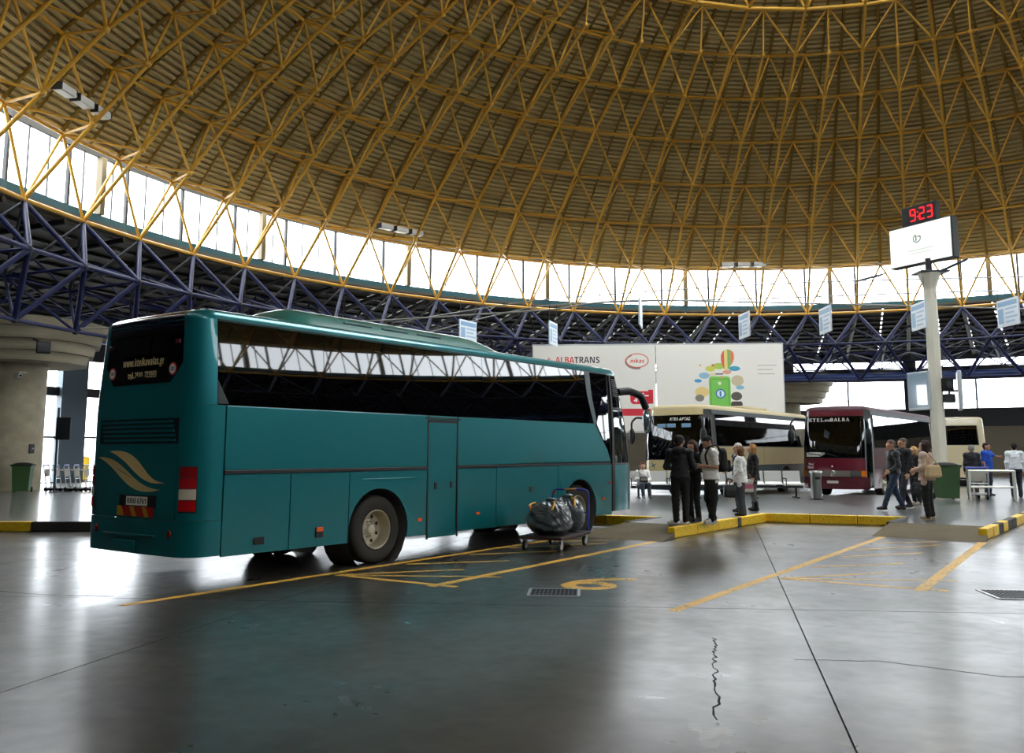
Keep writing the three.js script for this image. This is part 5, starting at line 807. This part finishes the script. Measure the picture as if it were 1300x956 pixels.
// ================================================================= PEOPLE
// Bodies are distance fields of tapered capsules joined by a smooth minimum and meshed with surface nets.
function capsule(a, b, ra, rb) { return { a, b, ra, rb, ba: V().subVectors(b, a) }; }
function capDist(c, x, y, z) {
  const px = x - c.a.x, py = y - c.a.y, pz = z - c.a.z, bb = c.ba.lengthSq() || 1e-9; const t = clamp((px * c.ba.x + py * c.ba.y + pz * c.ba.z) / bb);
  const dx = px - c.ba.x * t, dy = py - c.ba.y * t, dz = pz - c.ba.z * t; const sq = c.flat ? 1 / c.flat : 1;
  return Math.sqrt(dx * dx + dy * dy + dz * dz * sq * sq) - (c.ra + (c.rb - c.ra) * t);
}
function netMesh(caps, cell, k, fold = 0, seed = 1, cut = null) {
  let x0 = 9, y0 = 9, z0 = 9, x1 = -9, y1 = -9, z1 = -9;
  for (const c of caps) for (const [p, r] of [[c.a, c.ra], [c.b, c.rb]]) { const m = r + 0.03; x0 = Math.min(x0, p.x - m); y0 = Math.min(y0, p.y - m); z0 = Math.min(z0, p.z - m); x1 = Math.max(x1, p.x + m); y1 = Math.max(y1, p.y + m); z1 = Math.max(z1, p.z + m); }
  const nx = Math.ceil((x1 - x0) / cell) + 2, ny = Math.ceil((y1 - y0) / cell) + 2, nz = Math.ceil((z1 - z0) / cell) + 2, F = new Float32Array(nx * ny * nz).fill(1);
  const at = (i, j, l) => (l * ny + j) * nx + i;
  for (let l = 0; l < nz; l++) for (let j = 0; j < ny; j++) for (let i = 0; i < nx; i++) {
    const x = x0 + i * cell, y = y0 + j * cell, z = z0 + l * cell; let d = 1;
    for (const c of caps) { const e = capDist(c, x, y, z); if (e > d + k) continue; const h = Math.max(k - Math.abs(d - e), 0) / k; d = Math.min(d, e) - h * h * k * 0.25; }
    if (fold && d < 0.05) d += fold * (Math.sin(x * 31 + y * 23 + seed) * Math.cos(y * 37 - z * 29 + seed * 2) + 0.6 * Math.sin(y * 61 + x * 17 + z * 23 + seed));
    if (cut) d = Math.max(d, cut(x, y, z));
    F[at(i, j, l)] = d;
  }
  const id = new Int32Array(nx * ny * nz).fill(-1), pos = [], idx = [];
  for (let l = 0; l < nz - 1; l++) for (let j = 0; j < ny - 1; j++) for (let i = 0; i < nx - 1; i++) {
    let sx = 0, sy = 0, sz = 0, n = 0; const v = [];
    for (let c = 0; c < 8; c++) v.push(F[at(i + (c & 1), j + ((c >> 1) & 1), l + (c >> 2))]);
    let neg = 0; for (const q of v) if (q < 0) neg++; if (!neg || neg === 8) continue;
    for (const [p, q] of [[0, 1], [2, 3], [4, 5], [6, 7], [0, 2], [1, 3], [4, 6], [5, 7], [0, 4], [1, 5], [2, 6], [3, 7]]) if ((v[p] < 0) !== (v[q] < 0)) { const t = v[p] / (v[p] - v[q]); sx += (p & 1) + ((q & 1) - (p & 1)) * t; sy += ((p >> 1) & 1) + (((q >> 1) & 1) - ((p >> 1) & 1)) * t; sz += (p >> 2) + ((q >> 2) - (p >> 2)) * t; n++; }
    id[at(i, j, l)] = pos.length / 3; pos.push(x0 + (i + sx / n) * cell, y0 + (j + sy / n) * cell, z0 + (l + sz / n) * cell);
  }
  const quad = (a, b, c, d, flip) => { if (a < 0 || b < 0 || c < 0 || d < 0) return; flip ? idx.push(a, c, b, a, d, c) : idx.push(a, b, c, a, c, d); };
  for (let l = 1; l < nz - 1; l++) for (let j = 1; j < ny - 1; j++) for (let i = 1; i < nx - 1; i++) {
    const s = F[at(i, j, l)] < 0;
    if (s !== F[at(i + 1, j, l)] < 0) quad(id[at(i, j - 1, l - 1)], id[at(i, j, l - 1)], id[at(i, j, l)], id[at(i, j - 1, l)], !s);
    if (s !== F[at(i, j + 1, l)] < 0) quad(id[at(i - 1, j, l - 1)], id[at(i - 1, j, l)], id[at(i, j, l)], id[at(i, j, l - 1)], !s);
    if (s !== F[at(i, j, l + 1)] < 0) quad(id[at(i - 1, j - 1, l)], id[at(i, j - 1, l)], id[at(i, j, l)], id[at(i - 1, j, l)], !s);
  }
  const g = new THREE.BufferGeometry(); g.setAttribute('position', new THREE.Float32BufferAttribute(pos, 3)); g.setIndex(idx); g.computeVertexNormals(); return g;
}
function tinted(g, color) { const n = g.attributes.position.count, c = new THREE.Color(color), a = new Float32Array(n * 3); for (let i = 0; i < n; i++) { a[i * 3] = c.r; a[i * 3 + 1] = c.g; a[i * 3 + 2] = c.b; } g.setAttribute('color', new THREE.BufferAttribute(a, 3)); return g; }
const skinMat = new THREE.MeshStandardMaterial({ vertexColors: true, roughness: 0.6 });
// o: pose in metres for a figure o.h tall; x is the figure's left (+) when facing +z, y up, z forward
function person(o) {
  const s = o.h / 1.75, t = thing('person', o.label, 'person', o.pos, o.turn ?? 0); if (o.group) t.userData.group = o.group;
  const sc = (p) => V(p[0] * s, p[1] * s, p[2] * s), lean = o.lean ?? 0, up = (p) => { const q = p.slice(); q[2] += lean * Math.max(0, p[1] - 0.95); return sc(q); };
  const w = o.female ? 0.9 : 1, hipW = o.female ? 1.08 : 1;
  const J = { pelvis: [0, 0.95, 0], belly: [0, 1.12, 0.01], chest: [0, 1.32, 0.0], neck: [0, 1.47, -0.01], head: [0, 1.62, 0.02], shL: [0.185 * w, 1.41, 0], shR: [-0.185 * w, 1.41, 0], elL: [0.24 * w, 1.13, -0.03], elR: [-0.24 * w, 1.13, -0.03], wrL: [0.24 * w, 0.88, 0.05], wrR: [-0.24 * w, 0.88, 0.05], hpL: [0.09, 0.92, 0], hpR: [-0.09, 0.92, 0], knL: [0.1, 0.5, 0.02], knR: [-0.1, 0.5, 0.02], anL: [0.105, 0.09, -0.03], anR: [-0.105, 0.09, -0.03], ...(o.joints || {}) };
  const B = {}; for (const k of Object.keys(J)) B[k] = /^(kn|an|hp|pelvis)/.test(k) ? sc(J[k]) : up(J[k]);
  const C = (a, b, ra, rb, flat) => { const c = capsule(B[a] || a, B[b] || b, ra * s, rb * s); if (flat) c.flat = flat; return c; };
  const sd = (o.label.length * 7) % 11;
  // head with brow, nose, chin and ears; turned by o.look (yaw) and o.nod
  const headAt = B.head.clone(), rot = new THREE.Euler(o.nod ?? 0, o.look ?? 0, 0, 'YXZ'), hp = (x, y, z) => V(x * s, y * s, z * s).applyEuler(rot).add(headAt);
  const skinC = new THREE.Color(o.skin ?? 0xc08a68).getHex();
  const headCaps = [capsule(hp(0, 0.035, -0.012), hp(0, 0.03, -0.02), 0.094 * s, 0.094 * s), capsule(hp(0, 0.0, 0.03), hp(0, -0.06, 0.035), 0.068 * s, 0.055 * s), capsule(hp(0, -0.085, 0.055), hp(0, -0.09, 0.06), 0.032 * s, 0.03 * s), capsule(hp(0, 0.005, 0.095), hp(0, -0.03, 0.115), 0.011 * s, 0.017 * s), capsule(hp(0.086, -0.01, 0.0), hp(0.09, 0.02, -0.01), 0.018 * s, 0.02 * s), capsule(hp(-0.086, -0.01, 0.0), hp(-0.09, 0.02, -0.01), 0.018 * s, 0.02 * s), capsule(hp(-0.035, 0.035, 0.075), hp(0.035, 0.035, 0.075), 0.02 * s, 0.02 * s), capsule(hp(0, -0.06, -0.02), B.neck.clone(), 0.055 * s, 0.06 * s)];
  const pieces = [tinted(netMesh(headCaps, 0.010, 0.03), skinC)];
  for (const q of [-1, 1]) { pieces.push(tinted(new THREE.SphereGeometry(0.0125 * s, 10, 8).translate(...hp(q * 0.034, 0.012, 0.083).toArray()), 0xe8e2da)); pieces.push(tinted(new THREE.SphereGeometry(0.008 * s, 8, 6).translate(...hp(q * 0.034, 0.011, 0.091).toArray()), 0x1c120c)); pieces.push(tinted(netMesh([capsule(hp(q * 0.02, 0.036, 0.09), hp(q * 0.052, 0.036, 0.076), 0.007 * s, 0.006 * s)], 0.006, 0.01), o.hairColor ?? 0x2a1a10)); }
  pieces.push(tinted(netMesh([capsule(hp(-0.022, -0.062, 0.092), hp(0.022, -0.062, 0.092), 0.007 * s, 0.007 * s)], 0.006, 0.01), 0x8a4a40));
  // body skin
  const bodyCaps = [C('pelvis', 'belly', 0.12, 0.11), C('belly', 'chest', 0.11, 0.12), C('chest', 'neck', 0.11, 0.055), C('shL', 'elL', 0.045, 0.038), C('shR', 'elR', 0.045, 0.038), C('elL', 'wrL', 0.04, 0.027), C('elR', 'wrR', 0.04, 0.027), C('hpL', 'knL', 0.075, 0.052), C('hpR', 'knR', 0.075, 0.052), C('knL', 'anL', 0.052, 0.036), C('knR', 'anR', 0.052, 0.036)];
  pieces.push(tinted(netMesh(bodyCaps, 0.02, 0.05), skinC));
  // hands: palm, four fingers, thumb
  for (const q of ['L', 'R']) {
    const wr = B['wr' + q], el = B['el' + q], dir = V().subVectors(wr, el).normalize(), sgn = q === 'L' ? 1 : -1; const g = (o.grip || {})[q]; const out = V(sgn, 0, 0).addScaledVector(dir, -dir.x * sgn).normalize(), side = V().crossVectors(dir, out).normalize(); if (side.z < 0) side.negate();
    const P = (a, b, c) => wr.clone().addScaledVector(dir, a * s).addScaledVector(side, b * s).addScaledVector(out, c * s); const curl = g ? 0.05 : 0.018; const caps = [capsule(P(0, 0, 0), P(0.04, 0, 0), 0.026 * s, 0.03 * s), capsule(P(0.05, -0.028, 0), P(0.08, 0.03, 0), 0.017 * s, 0.017 * s)];
    [[-0.032, 0.058], [-0.011, 0.072], [0.011, 0.078], [0.032, 0.07]].forEach(([b, len]) => { const m = P(0.085 + len * 0.45, b, -curl * 0.35); caps.push(capsule(P(0.075, b, 0), m, 0.0095 * s, 0.009 * s), capsule(m, P(0.085 + len * (g ? 0.55 : 0.95), b, -curl * 1.2), 0.009 * s, 0.0075 * s)); });
    caps.push(capsule(P(0.03, 0.03, -0.005), P(0.07, 0.058, -0.02), 0.013 * s, 0.011 * s), capsule(P(0.07, 0.058, -0.02), P(0.095, 0.06, -0.032), 0.011 * s, 0.009 * s)); pieces.push(tinted(netMesh(caps, 0.0065, 0.008), skinC));
  }
  const body = mergeGeometries(pieces.map((g) => { const n = g.index ? g.toNonIndexed() : g; for (const k of Object.keys(n.attributes)) if (!['position', 'normal', 'color'].includes(k)) n.deleteAttribute(k); return n; })); part('body', body, skinMat, t);
  // trousers, leggings or skirt
  const leg = o.legWide ?? 1; const tr = [C('pelvis', [0, 0, 0] && B.pelvis, 0.135 * hipW, 0.135 * hipW), C('hpL', 'knL', 0.098 * hipW, 0.073 * leg), C('hpR', 'knR', 0.098 * hipW, 0.073 * leg), C('knL', 'anL', 0.073 * leg, 0.06 * leg), C('knR', 'anR', 0.073 * leg, 0.06 * leg)]; part('trousers', netMesh(tr, 0.016, 0.035, 0.004, sd), std(o.trousers, o.trouserRough ?? 0.85), t);
  // top: shirt, jacket, hoodie
  const fat = o.bulk ?? 1, hem = up([0, o.hem ?? 0.92, 0]); const hemY = hem.y; const tc = [C(up([0, (o.hem ?? 0.92) - 0.04, 0]), 'belly', 0.158 * fat * hipW, 0.142 * fat), C(up([0.075, (o.hem ?? 0.92) - 0.04, 0]), up([0.04, 1.12, 0]), 0.128 * fat * hipW, 0.11 * fat), C(up([-0.075, (o.hem ?? 0.92) - 0.04, 0]), up([-0.04, 1.12, 0]), 0.128 * fat * hipW, 0.11 * fat), C('belly', 'chest', 0.14 * fat, 0.145 * fat), C('shL', 'shR', 0.085 * fat, 0.085 * fat), C('chest', up([0, 1.42, -0.01]), 0.13 * fat, 0.09), C(up([0, 1.43, -0.01]), up([0, o.collar ?? 1.47, -0.012]), 0.085, 0.074)];
  const slv = o.sleeve ?? 1; for (const q of ['L', 'R']) { const mid = o.sleeveEnd ? B['sh' + q].clone().lerp(B['el' + q], o.sleeveEnd) : B['el' + q]; tc.push(C('sh' + q, mid, 0.07 * slv, 0.06 * slv)); if (!o.sleeveEnd) tc.push(C('el' + q, B['el' + q].clone().lerp(B['wr' + q], 0.95), 0.06 * slv, 0.045 * slv)); }
  if (o.hood) tc.push(C(up([0.07, 1.47, -0.09]), up([-0.07, 1.47, -0.09]), 0.065, 0.065), C(up([0, 1.44, -0.12]), up([0, 1.4, -0.13]), 0.06, 0.05));
  part(o.topName ?? 'jacket', netMesh(tc, 0.015, 0.045, 0.0045, sd + 2, (x, y, z) => (Math.hypot(x, z) < 0.34 * s && !(y > 0 && Math.abs(x) > 0.2 * s) ? hemY - y : -1)), std(o.top, o.topRough ?? 0.8), t);
  if (o.inner) part('shirt', netMesh([C(up([0, 1.0, 0.05]), up([0, 1.42, 0.045]), 0.1, 0.075)], 0.015, 0.03, 0.002, 3), std(o.inner, 0.8), t);
  if (o.band) part('waistband', netMesh([C(up([0, 0.98, 0]), up([0, 1.06, 0]), 0.15, 0.148)], 0.016, 0.03), std(o.band, 0.7), t);
  // shoes
  for (const q of ['L', 'R']) { const a = B['an' + q], f = (o.foot && o.foot[q]) || [0, -0.05, 0.15]; const toe = a.clone().add(sc(f)), heel = a.clone().add(V(-f[0] * 0.25 * s, (f[1] + 0.0) * s, -f[2] * 0.25 * s)); const caps = [capsule(heel, toe, 0.04 * s, 0.037 * s), capsule(a.clone(), a.clone().lerp(toe, 0.4), 0.046 * s, 0.04 * s)]; if (o.boots) caps.push(C(a, B['kn' + q].clone().lerp(a, 1 - o.boots), 0.062, 0.07)); const fl = Math.min(heel.y, toe.y) - 0.04 * s; part('shoe', netMesh(caps, 0.012, 0.03, 0, 1), std(o.shoes, 0.55), t); if (o.sole) part('sole', netMesh([capsule(heel.clone().add(V(0, -0.03 * s, 0)), toe.clone().add(V(0, -0.028 * s, 0)), 0.026 * s, 0.024 * s)], 0.012, 0.02), std(o.sole, 0.6), t); }
  // hair
  if (o.hair) {
    const hc = [capsule(hp(0, 0.05, -0.022), hp(0, 0.045, -0.03), 0.1 * s, 0.1 * s)]; const L = o.hairLen ?? 0;
    if (L > 0) { for (const [x, z] of [[-0.06, -0.06], [0, -0.075], [0.06, -0.06], [-0.085, -0.01], [0.085, -0.01]]) hc.push(capsule(hp(x, 0.03, z), hp(x * 1.1, -L, z - 0.015), 0.045 * s, 0.035 * s)); }
    else hc.push(capsule(hp(0, 0.0, -0.055), hp(0, -0.05, -0.055), 0.07 * s, 0.05 * s));
    if (o.fringe) hc.push(capsule(hp(-0.05, 0.085, 0.05), hp(0.05, 0.085, 0.05), 0.03 * s, 0.03 * s));
    const inv = rot.clone(); const q = new THREE.Quaternion().setFromEuler(rot).invert(); const cut = (x, y, z) => { const v = V(x, y, z).sub(headAt).applyQuaternion(q).multiplyScalar(1 / s); return (L > 0 ? Math.min(v.z - 0.03, 0.5) : v.z - 0.035) - (v.y > 0.07 ? 0.06 : 0); };
    part('hair', netMesh(hc, 0.011, 0.03, L > 0 ? 0.004 : 0.0025, sd, cut), std(o.hair, 0.85), t);
  }
  if (o.beard) part('beard', netMesh([capsule(hp(-0.05, -0.07, 0.05), hp(0, -0.1, 0.075), 0.026 * s, 0.03 * s), capsule(hp(0.05, -0.07, 0.05), hp(0, -0.1, 0.075), 0.026 * s, 0.03 * s)], 0.009, 0.02), std(o.beard, 0.8), t);
  return { t, B, s, hp };
}
const toWorld = (p, v) => v.clone().applyAxisAngle(UP, p.t.rotation.y).add(p.t.position);
// bags: a soft box with handles, in world axes
function softBag(name, label, category, pos, turn, w, h, d, color, opts = {}) {
  const t = thing(name, label, category, pos, turn); const g = box(w, h, d, 0, h / 2, 0, Math.min(d * 0.45, 0.1), 5), p = g.attributes.position;
  for (let i = 0; i < p.count; i++) { const x = p.getX(i), y = p.getY(i), z = p.getZ(i), k = y / h; const taper = (opts.taper ?? 0.85) + (1 - (opts.taper ?? 0.85)) * (1 - k); p.setXYZ(i, x * taper, y + 0.006 * Math.sin(x * 40 + z * 30), z * (1 - 0.35 * k)); } g.computeVertexNormals(); part('bag_body', g, std(color, opts.rough ?? 0.6), t);
  if (opts.strap) part('strap', pipe(opts.strap.map((q) => V(...q)), 0.011, 28, 6), std(opts.strapColor ?? color, 0.6), t);
  if (opts.handle) for (const z of [-d * 0.25, d * 0.25]) part('handle', pipe([[-w * 0.25, h * 0.98, z], [-w * 0.2, h + opts.handle * 0.8, z * 0.6], [0, h + opts.handle, z * 0.4], [w * 0.2, h + opts.handle * 0.8, z * 0.6], [w * 0.25, h * 0.98, z]], 0.01, 20, 6), std(opts.strapColor ?? color, 0.6), t);
  if (opts.flap) part('flap', box(w * 0.8, h * 0.35, d * 0.15, 0, h * 0.45, d * 0.42, 0.02, 3), std(opts.flapColor ?? color, 0.6), t);
  return t;
}
const DEG = PI / 180;
// ---- group by the yellow kerb
person({ label: 'person in black hooded top and black trousers with white trainers, back turned, at the kerb', h: 1.83, pos: [3.5, PH, -18.75], turn: 165 * DEG, skin: 0xb07e5e, hair: 0x1c1310, top: 0x121212, topName: 'hooded_top', hood: true, bulk: 1.06, trousers: 0x16120f, legWide: 1.05, shoes: 0xe6e4de, sole: 0xd8d6d0, nod: 0.3, lean: 0.04, look: -0.25, foot: { L: [0.15, -0.05, 0.05], R: [0.15, -0.05, 0.07] }, joints: { elL: [0.27, 1.14, 0.0], elR: [-0.27, 1.14, 0.0], wrL: [0.16, 1.1, 0.22], wrR: [-0.16, 1.1, 0.22], anL: [0.09, 0.09, 0.02], anR: [-0.1, 0.09, -0.05] } });
person({ label: 'person with long brown hair in black clothes, between hooded top and white T-shirt', h: 1.74, female: true, pos: [3.98, PH, -19.75], turn: -55 * DEG, skin: 0xc0906e, hair: 0x3a2114, hairColor: 0x2a160c, hairLen: 0.3, top: 0x151414, trousers: 0x131212, shoes: 0x1b1b1b, nod: 0.25, joints: { wrL: [0.1, 1.08, 0.2], wrR: [-0.12, 1.08, 0.2] } });
const pT = person({ label: 'bearded person in white T-shirt and black trousers looking down at a phone, wearing a backpack', h: 1.83, pos: [4.25, PH, -19.2], turn: -70 * DEG, skin: 0xb98666, hair: 0x15100d, beard: 0x2a1c14, top: 0xdcdad2, topName: 't_shirt', sleeveEnd: 0.75, sleeve: 1.1, bulk: 1.05, hem: 0.88, trousers: 0x151210, legWide: 1.15, shoes: 0xc9c6bd, sole: 0xe0ded8, nod: 0.55, lean: 0.08, foot: { L: [0.02, -0.05, 0.16], R: [-0.05, -0.05, 0.15] }, grip: { L: 1, R: 1 }, joints: { elL: [0.25, 1.13, 0.02], elR: [-0.25, 1.13, 0.02], wrL: [0.1, 1.16, 0.27], wrR: [-0.08, 1.16, 0.27], anL: [0.1, 0.09, 0.08], anR: [-0.11, 0.09, -0.1] } });
part('badge', box(0.006, 0.07, 0.1, 0.163, 0.8, 0.02, 0.002), std(0xe0cfc8, 0.6), pT.t, 'pale badge on the trousers');
{ const c = toWorld(pT, V(0, 1.17, -0.27)); const b = softBag('backpack', 'black backpack on the person in the white T-shirt', 'backpack', [c.x, c.y - 0.09, c.z], -70 * DEG, 0.34, 0.5, 0.22, 0x131313, { taper: 0.78, flap: false, rough: 0.8 }); part('pocket', box(0.26, 0.22, 0.07, 0, 0.14, -0.12, 0.03, 3), std(0x181818, 0.8), b); for (const x of [-0.12, 0.12]) part('shoulder_strap', pipe([[x, 0.44, 0.09], [x, 0.56, 0.2], [x, 0.52, 0.37], [x, 0.34, 0.475], [x * 1.2, 0.1, 0.43]], 0.022, 16, 6), std(0x181a22, 0.8), b);
  const p = toWorld(pT, V(0.0, 1.235, 0.44)); const ph = thing('phone', 'small phone in the hands of the person in the white T-shirt', 'phone', [p.x, p.y, p.z], -70 * DEG); part('phone_body', box(0.075, 0.012, 0.15, 0, 0, 0, 0.004, 2), M.black, ph); part('phone_screen', box(0.066, 0.003, 0.135, 0, 0.0065, 0), phys(0x2a3138, 0.1, {}), ph); }
// ---- three women and the grey-haired man
person({ label: 'grey-haired person in dark navy jacket, half hidden behind the white jacket', h: 1.72, pos: [5.72, PH, -22.7], turn: -80 * DEG, skin: 0xc79a80, hair: 0xc8c6c0, hairColor: 0x9a9690, top: 0x1d222c, inner: 0xa8b0b6, trousers: 0x23242a, shoes: 0x1c1c1c, joints: { wrR: [-0.2, 1.05, 0.22] } });
const pW = person({ label: 'person in white jacket and grey trousers carrying a black handbag, beside the yellow kerb', h: 1.64, female: true, pos: [5.42, PH, -21.35], turn: -115 * DEG, skin: 0xc99a7c, hair: 0x6f4a28, hairColor: 0x6f4a28, hairLen: 0.1, top: 0xe9e7e1, bulk: 1.08, hem: 0.84, trousers: 0x3c3d40, legWide: 1.2, shoes: 0x2b2b2b, sole: 0xd8d4cc, grip: { L: 1 }, joints: { wrL: [0.24, 0.92, 0.16], wrR: [-0.26, 0.86, 0.0] } });
{ const c = toWorld(pW, pW.B.wrL.clone()); softBag('handbag', 'black leather handbag held by the person in the white jacket', 'handbag', [c.x - 0.08, c.y - 0.42, c.z + 0.06], 0.25, 0.34, 0.3, 0.16, 0x131212, { handle: 0.13, rough: 0.4, flap: true }); }
const pB = person({ label: 'blonde person in black jacket, grey leggings and black ankle boots', h: 1.7, female: true, pos: [6.25, PH, -23.3], turn: -95 * DEG, skin: 0xc99a7c, hair: 0xa5713a, hairColor: 0x8a5e30, hairLen: 0.26, top: 0x171616, hem: 0.8, bulk: 1.05, trousers: 0x5c5a58, legWide: 0.85, shoes: 0x161616, boots: 0.3, joints: { elR: [-0.22, 1.15, 0.02], wrR: [-0.12, 1.0, 0.2], wrL: [0.24, 0.88, 0.05] } });
softBag('tote_bag', 'pale grey tote bag with a pink top beside the blonde person in black', 'tote bag', [6.02, PH + 0.48, -23.0], 0.2, 0.3, 0.34, 0.12, 0xb9b5aa, { handle: 0.12, strapColor: 0x8c6a6a, flap: true, flapColor: 0xb35a72 });
// ---- seated woman
person({ label: 'seated person in white top and dark jeans on the left end of the seat row', h: 1.62, female: true, pos: [4.28, PH - 0.46, -29.5], turn: 0.1, skin: 0xcf9f80, hair: 0x5b2418, hairColor: 0x4a2016, fringe: true, top: 0xe4e2dc, bulk: 1.1, hem: 0.98, trousers: 0x39424d, shoes: 0x55504a, sole: 0xc9c4b8, joints: { knL: [0.12, 1.0, 0.42], knR: [-0.11, 1.0, 0.42], anL: [0.13, 0.6, 0.46], anR: [-0.08, 0.6, 0.4], elL: [0.25, 1.15, 0.04], elR: [-0.25, 1.15, 0.06], wrL: [0.08, 1.08, 0.26], wrR: [-0.1, 1.2, 0.2] } });
softBag('handbag', 'small dark handbag on the lap of the seated person', 'handbag', [4.27, PH + 0.53, -29.16], 0.1, 0.3, 0.2, 0.14, 0x23242e, { strap: [[-0.1, 0.18, 0], [-0.16, 0.45, -0.1], [-0.12, 0.62, -0.2]], strapColor: 0x2a1d18, flap: true, flapColor: 0x8a7b62 });
// ---- travellers on the right
const pL = person({ label: 'shaven-headed person in black jacket and blue jeans striding past the dark red coach', h: 1.8, pos: [9.9, PH, -23.3], turn: -85 * DEG, skin: 0xb98a6c, hair: 0x5a4a40, hairColor: 0x4a3a30, top: 0x131314, topRough: 0.5, trousers: 0x243348, shoes: 0x2a1d16, nod: 0.2, lean: 0.06, joints: { knL: [0.1, 0.52, 0.2], anL: [0.1, 0.1, 0.36], knR: [-0.1, 0.49, -0.06], anR: [-0.1, 0.11, -0.24], wrL: [0.22, 1.0, 0.22], wrR: [-0.24, 0.9, 0.1], elL: [0.25, 1.13, 0.0] }, foot: { L: [0, -0.03, 0.16], R: [0, -0.055, 0.14] } });
person({ label: 'dark-haired person in dark jacket walking behind the shaven-headed person', h: 1.87, pos: [10.6, PH, -24.3], turn: -80 * DEG, skin: 0xbb8e70, hair: 0x4c433b, hairColor: 0x3a322c, top: 0x1d1d20, bulk: 1.1, trousers: 0x2a2c33, shoes: 0x202020, grip: { R: 1 }, joints: { knL: [0.1, 0.51, 0.12], anL: [0.1, 0.09, 0.18], anR: [-0.1, 0.1, -0.18], wrR: [-0.26, 0.84, -0.06] } });
{ const b = softBag('travel_bag', 'black travel bag hanging low beside the dark-haired walker', 'travel bag', [10.82, PH + 0.34, -24.02], 0.1, 0.4, 0.36, 0.2, 0x141416, { handle: 0.13, rough: 0.75, flap: true }); part('buckle', box(0.05, 0.04, 0.02, 0.04, 0.2, 0.105, 0.005), M.steel, b); }
person({ label: 'blonde person in black top with pale striped waist beside the beige jacket', h: 1.66, female: true, pos: [11.6, PH, -25.9], turn: -75 * DEG, skin: 0xcf9f80, hair: 0xb98f52, hairColor: 0x8a6a3a, hairLen: 0.14, top: 0x141414, hem: 1.02, band: 0xbdbab2, trousers: 0x161618, shoes: 0xb7aa98, joints: { wrR: [-0.14, 1.2, 0.2], wrL: [0.2, 1.0, 0.15] } });
const pI = person({ label: 'person with long dark hair in beige jacket and black trousers, back turned', h: 1.76, female: true, pos: [9.38, PH, -20.35], turn: -135 * DEG, skin: 0xc99a7c, hair: 0x2c1710, hairColor: 0x22120c, hairLen: 0.22, top: 0xc3ab98, bulk: 1.06, hem: 0.86, trousers: 0x141312, legWide: 1.12, shoes: 0xb29c7e, sole: 0xd9c9ae, joints: { wrL: [0.16, 1.08, 0.2], wrR: [-0.14, 1.1, 0.22], elL: [0.25, 1.15, -0.02] } });
{ softBag('shoulder_bag', 'beige leather shoulder bag on the person with long dark hair', 'shoulder bag', [9.40, PH + 0.93, -20.07], 0.25, 0.42, 0.28, 0.15, 0xc7ab7c, { strap: [[-0.16, 0.26, 0], [-0.1, 0.42, -0.05], [0.0, 0.56, -0.2], [0.08, 0.42, -0.08], [0.16, 0.26, 0]], strapColor: 0xb08a58, rough: 0.45 }); }
person({ label: 'grey-haired person in dark jacket with back turned behind the luggage carts', h: 1.74, pos: [15.85, PH, -30.95], turn: 170 * DEG, skin: 0xb98a6c, hair: 0x8d8a84, top: 0x22222a, bulk: 1.12, trousers: 0x2a2c33, shoes: 0x202020 });
person({ label: 'person in bright blue polo shirt reaching an arm to the white jacket', h: 1.82, pos: [16.5, PH, -31.2], turn: 35 * DEG, skin: 0xb98266, hair: 0x2b1d16, hairColor: 0x2b1d16, top: 0x1650b8, topName: 'polo_shirt', sleeveEnd: 0.8, sleeve: 1.15, bulk: 1.1, hem: 0.85, trousers: 0x33415a, shoes: 0x222222, look: 0.3, joints: { elL: [0.46, 1.33, 0.0], wrL: [0.68, 1.3, 0.05], elR: [-0.25, 1.13, 0.0], wrR: [-0.24, 0.88, 0.08] } });
person({ label: 'person in pale blue-white jacket and dark jeans with back turned, beside the blue polo shirt', h: 1.8, pos: [16.85, PH, -30.1], turn: 160 * DEG, skin: 0xb98a6c, hair: 0x17110e, top: 0xdfe4e6, bulk: 1.16, sleeve: 1.1, trousers: 0x1d2633, legWide: 1.05, shoes: 0x2a2a2a, sole: 0xb8b4aa });
person({ label: 'dark-clothed person standing past the pale blue-white jacket at the far wall', h: 1.76, pos: [17.85, PH, -31.0], turn: -60 * DEG, skin: 0xb98a6c, hair: 0x4a1c16, top: 0x3c3a3a, trousers: 0x1f2733, shoes: 0x1c1c1c });
// ---- driver behind the front door of the green coach
{ const q = V(7.0, 1.69 - 0.93, 0.45).applyAxisAngle(UP, AXIS).add(V(-2.04 - 1.25 * 0.8064, 0, -13.89 - 1.25 * 0.5914));
  person({ label: 'seated driver in pale shirt behind the front door glass of the green coach', h: 1.75, pos: [q.x, q.y, q.z], turn: AXIS + PI / 2, skin: 0xb98a6c, hair: 0x2a1c14, top: 0xa89c82, trousers: 0x2a2c33, shoes: 0x1c1c1c, look: -0.6, joints: { knL: [0.12, 1.0, 0.42], knR: [-0.12, 1.0, 0.42], anL: [0.12, 0.6, 0.5], anR: [-0.12, 0.6, 0.5], wrL: [0.14, 1.15, 0.34], wrR: [-0.14, 1.15, 0.34] } }); }
scene.traverse((o) => { if (o.isMesh) { o.castShadow = true; o.receiveShadow = true; } });
renderer.render(scene, camera);
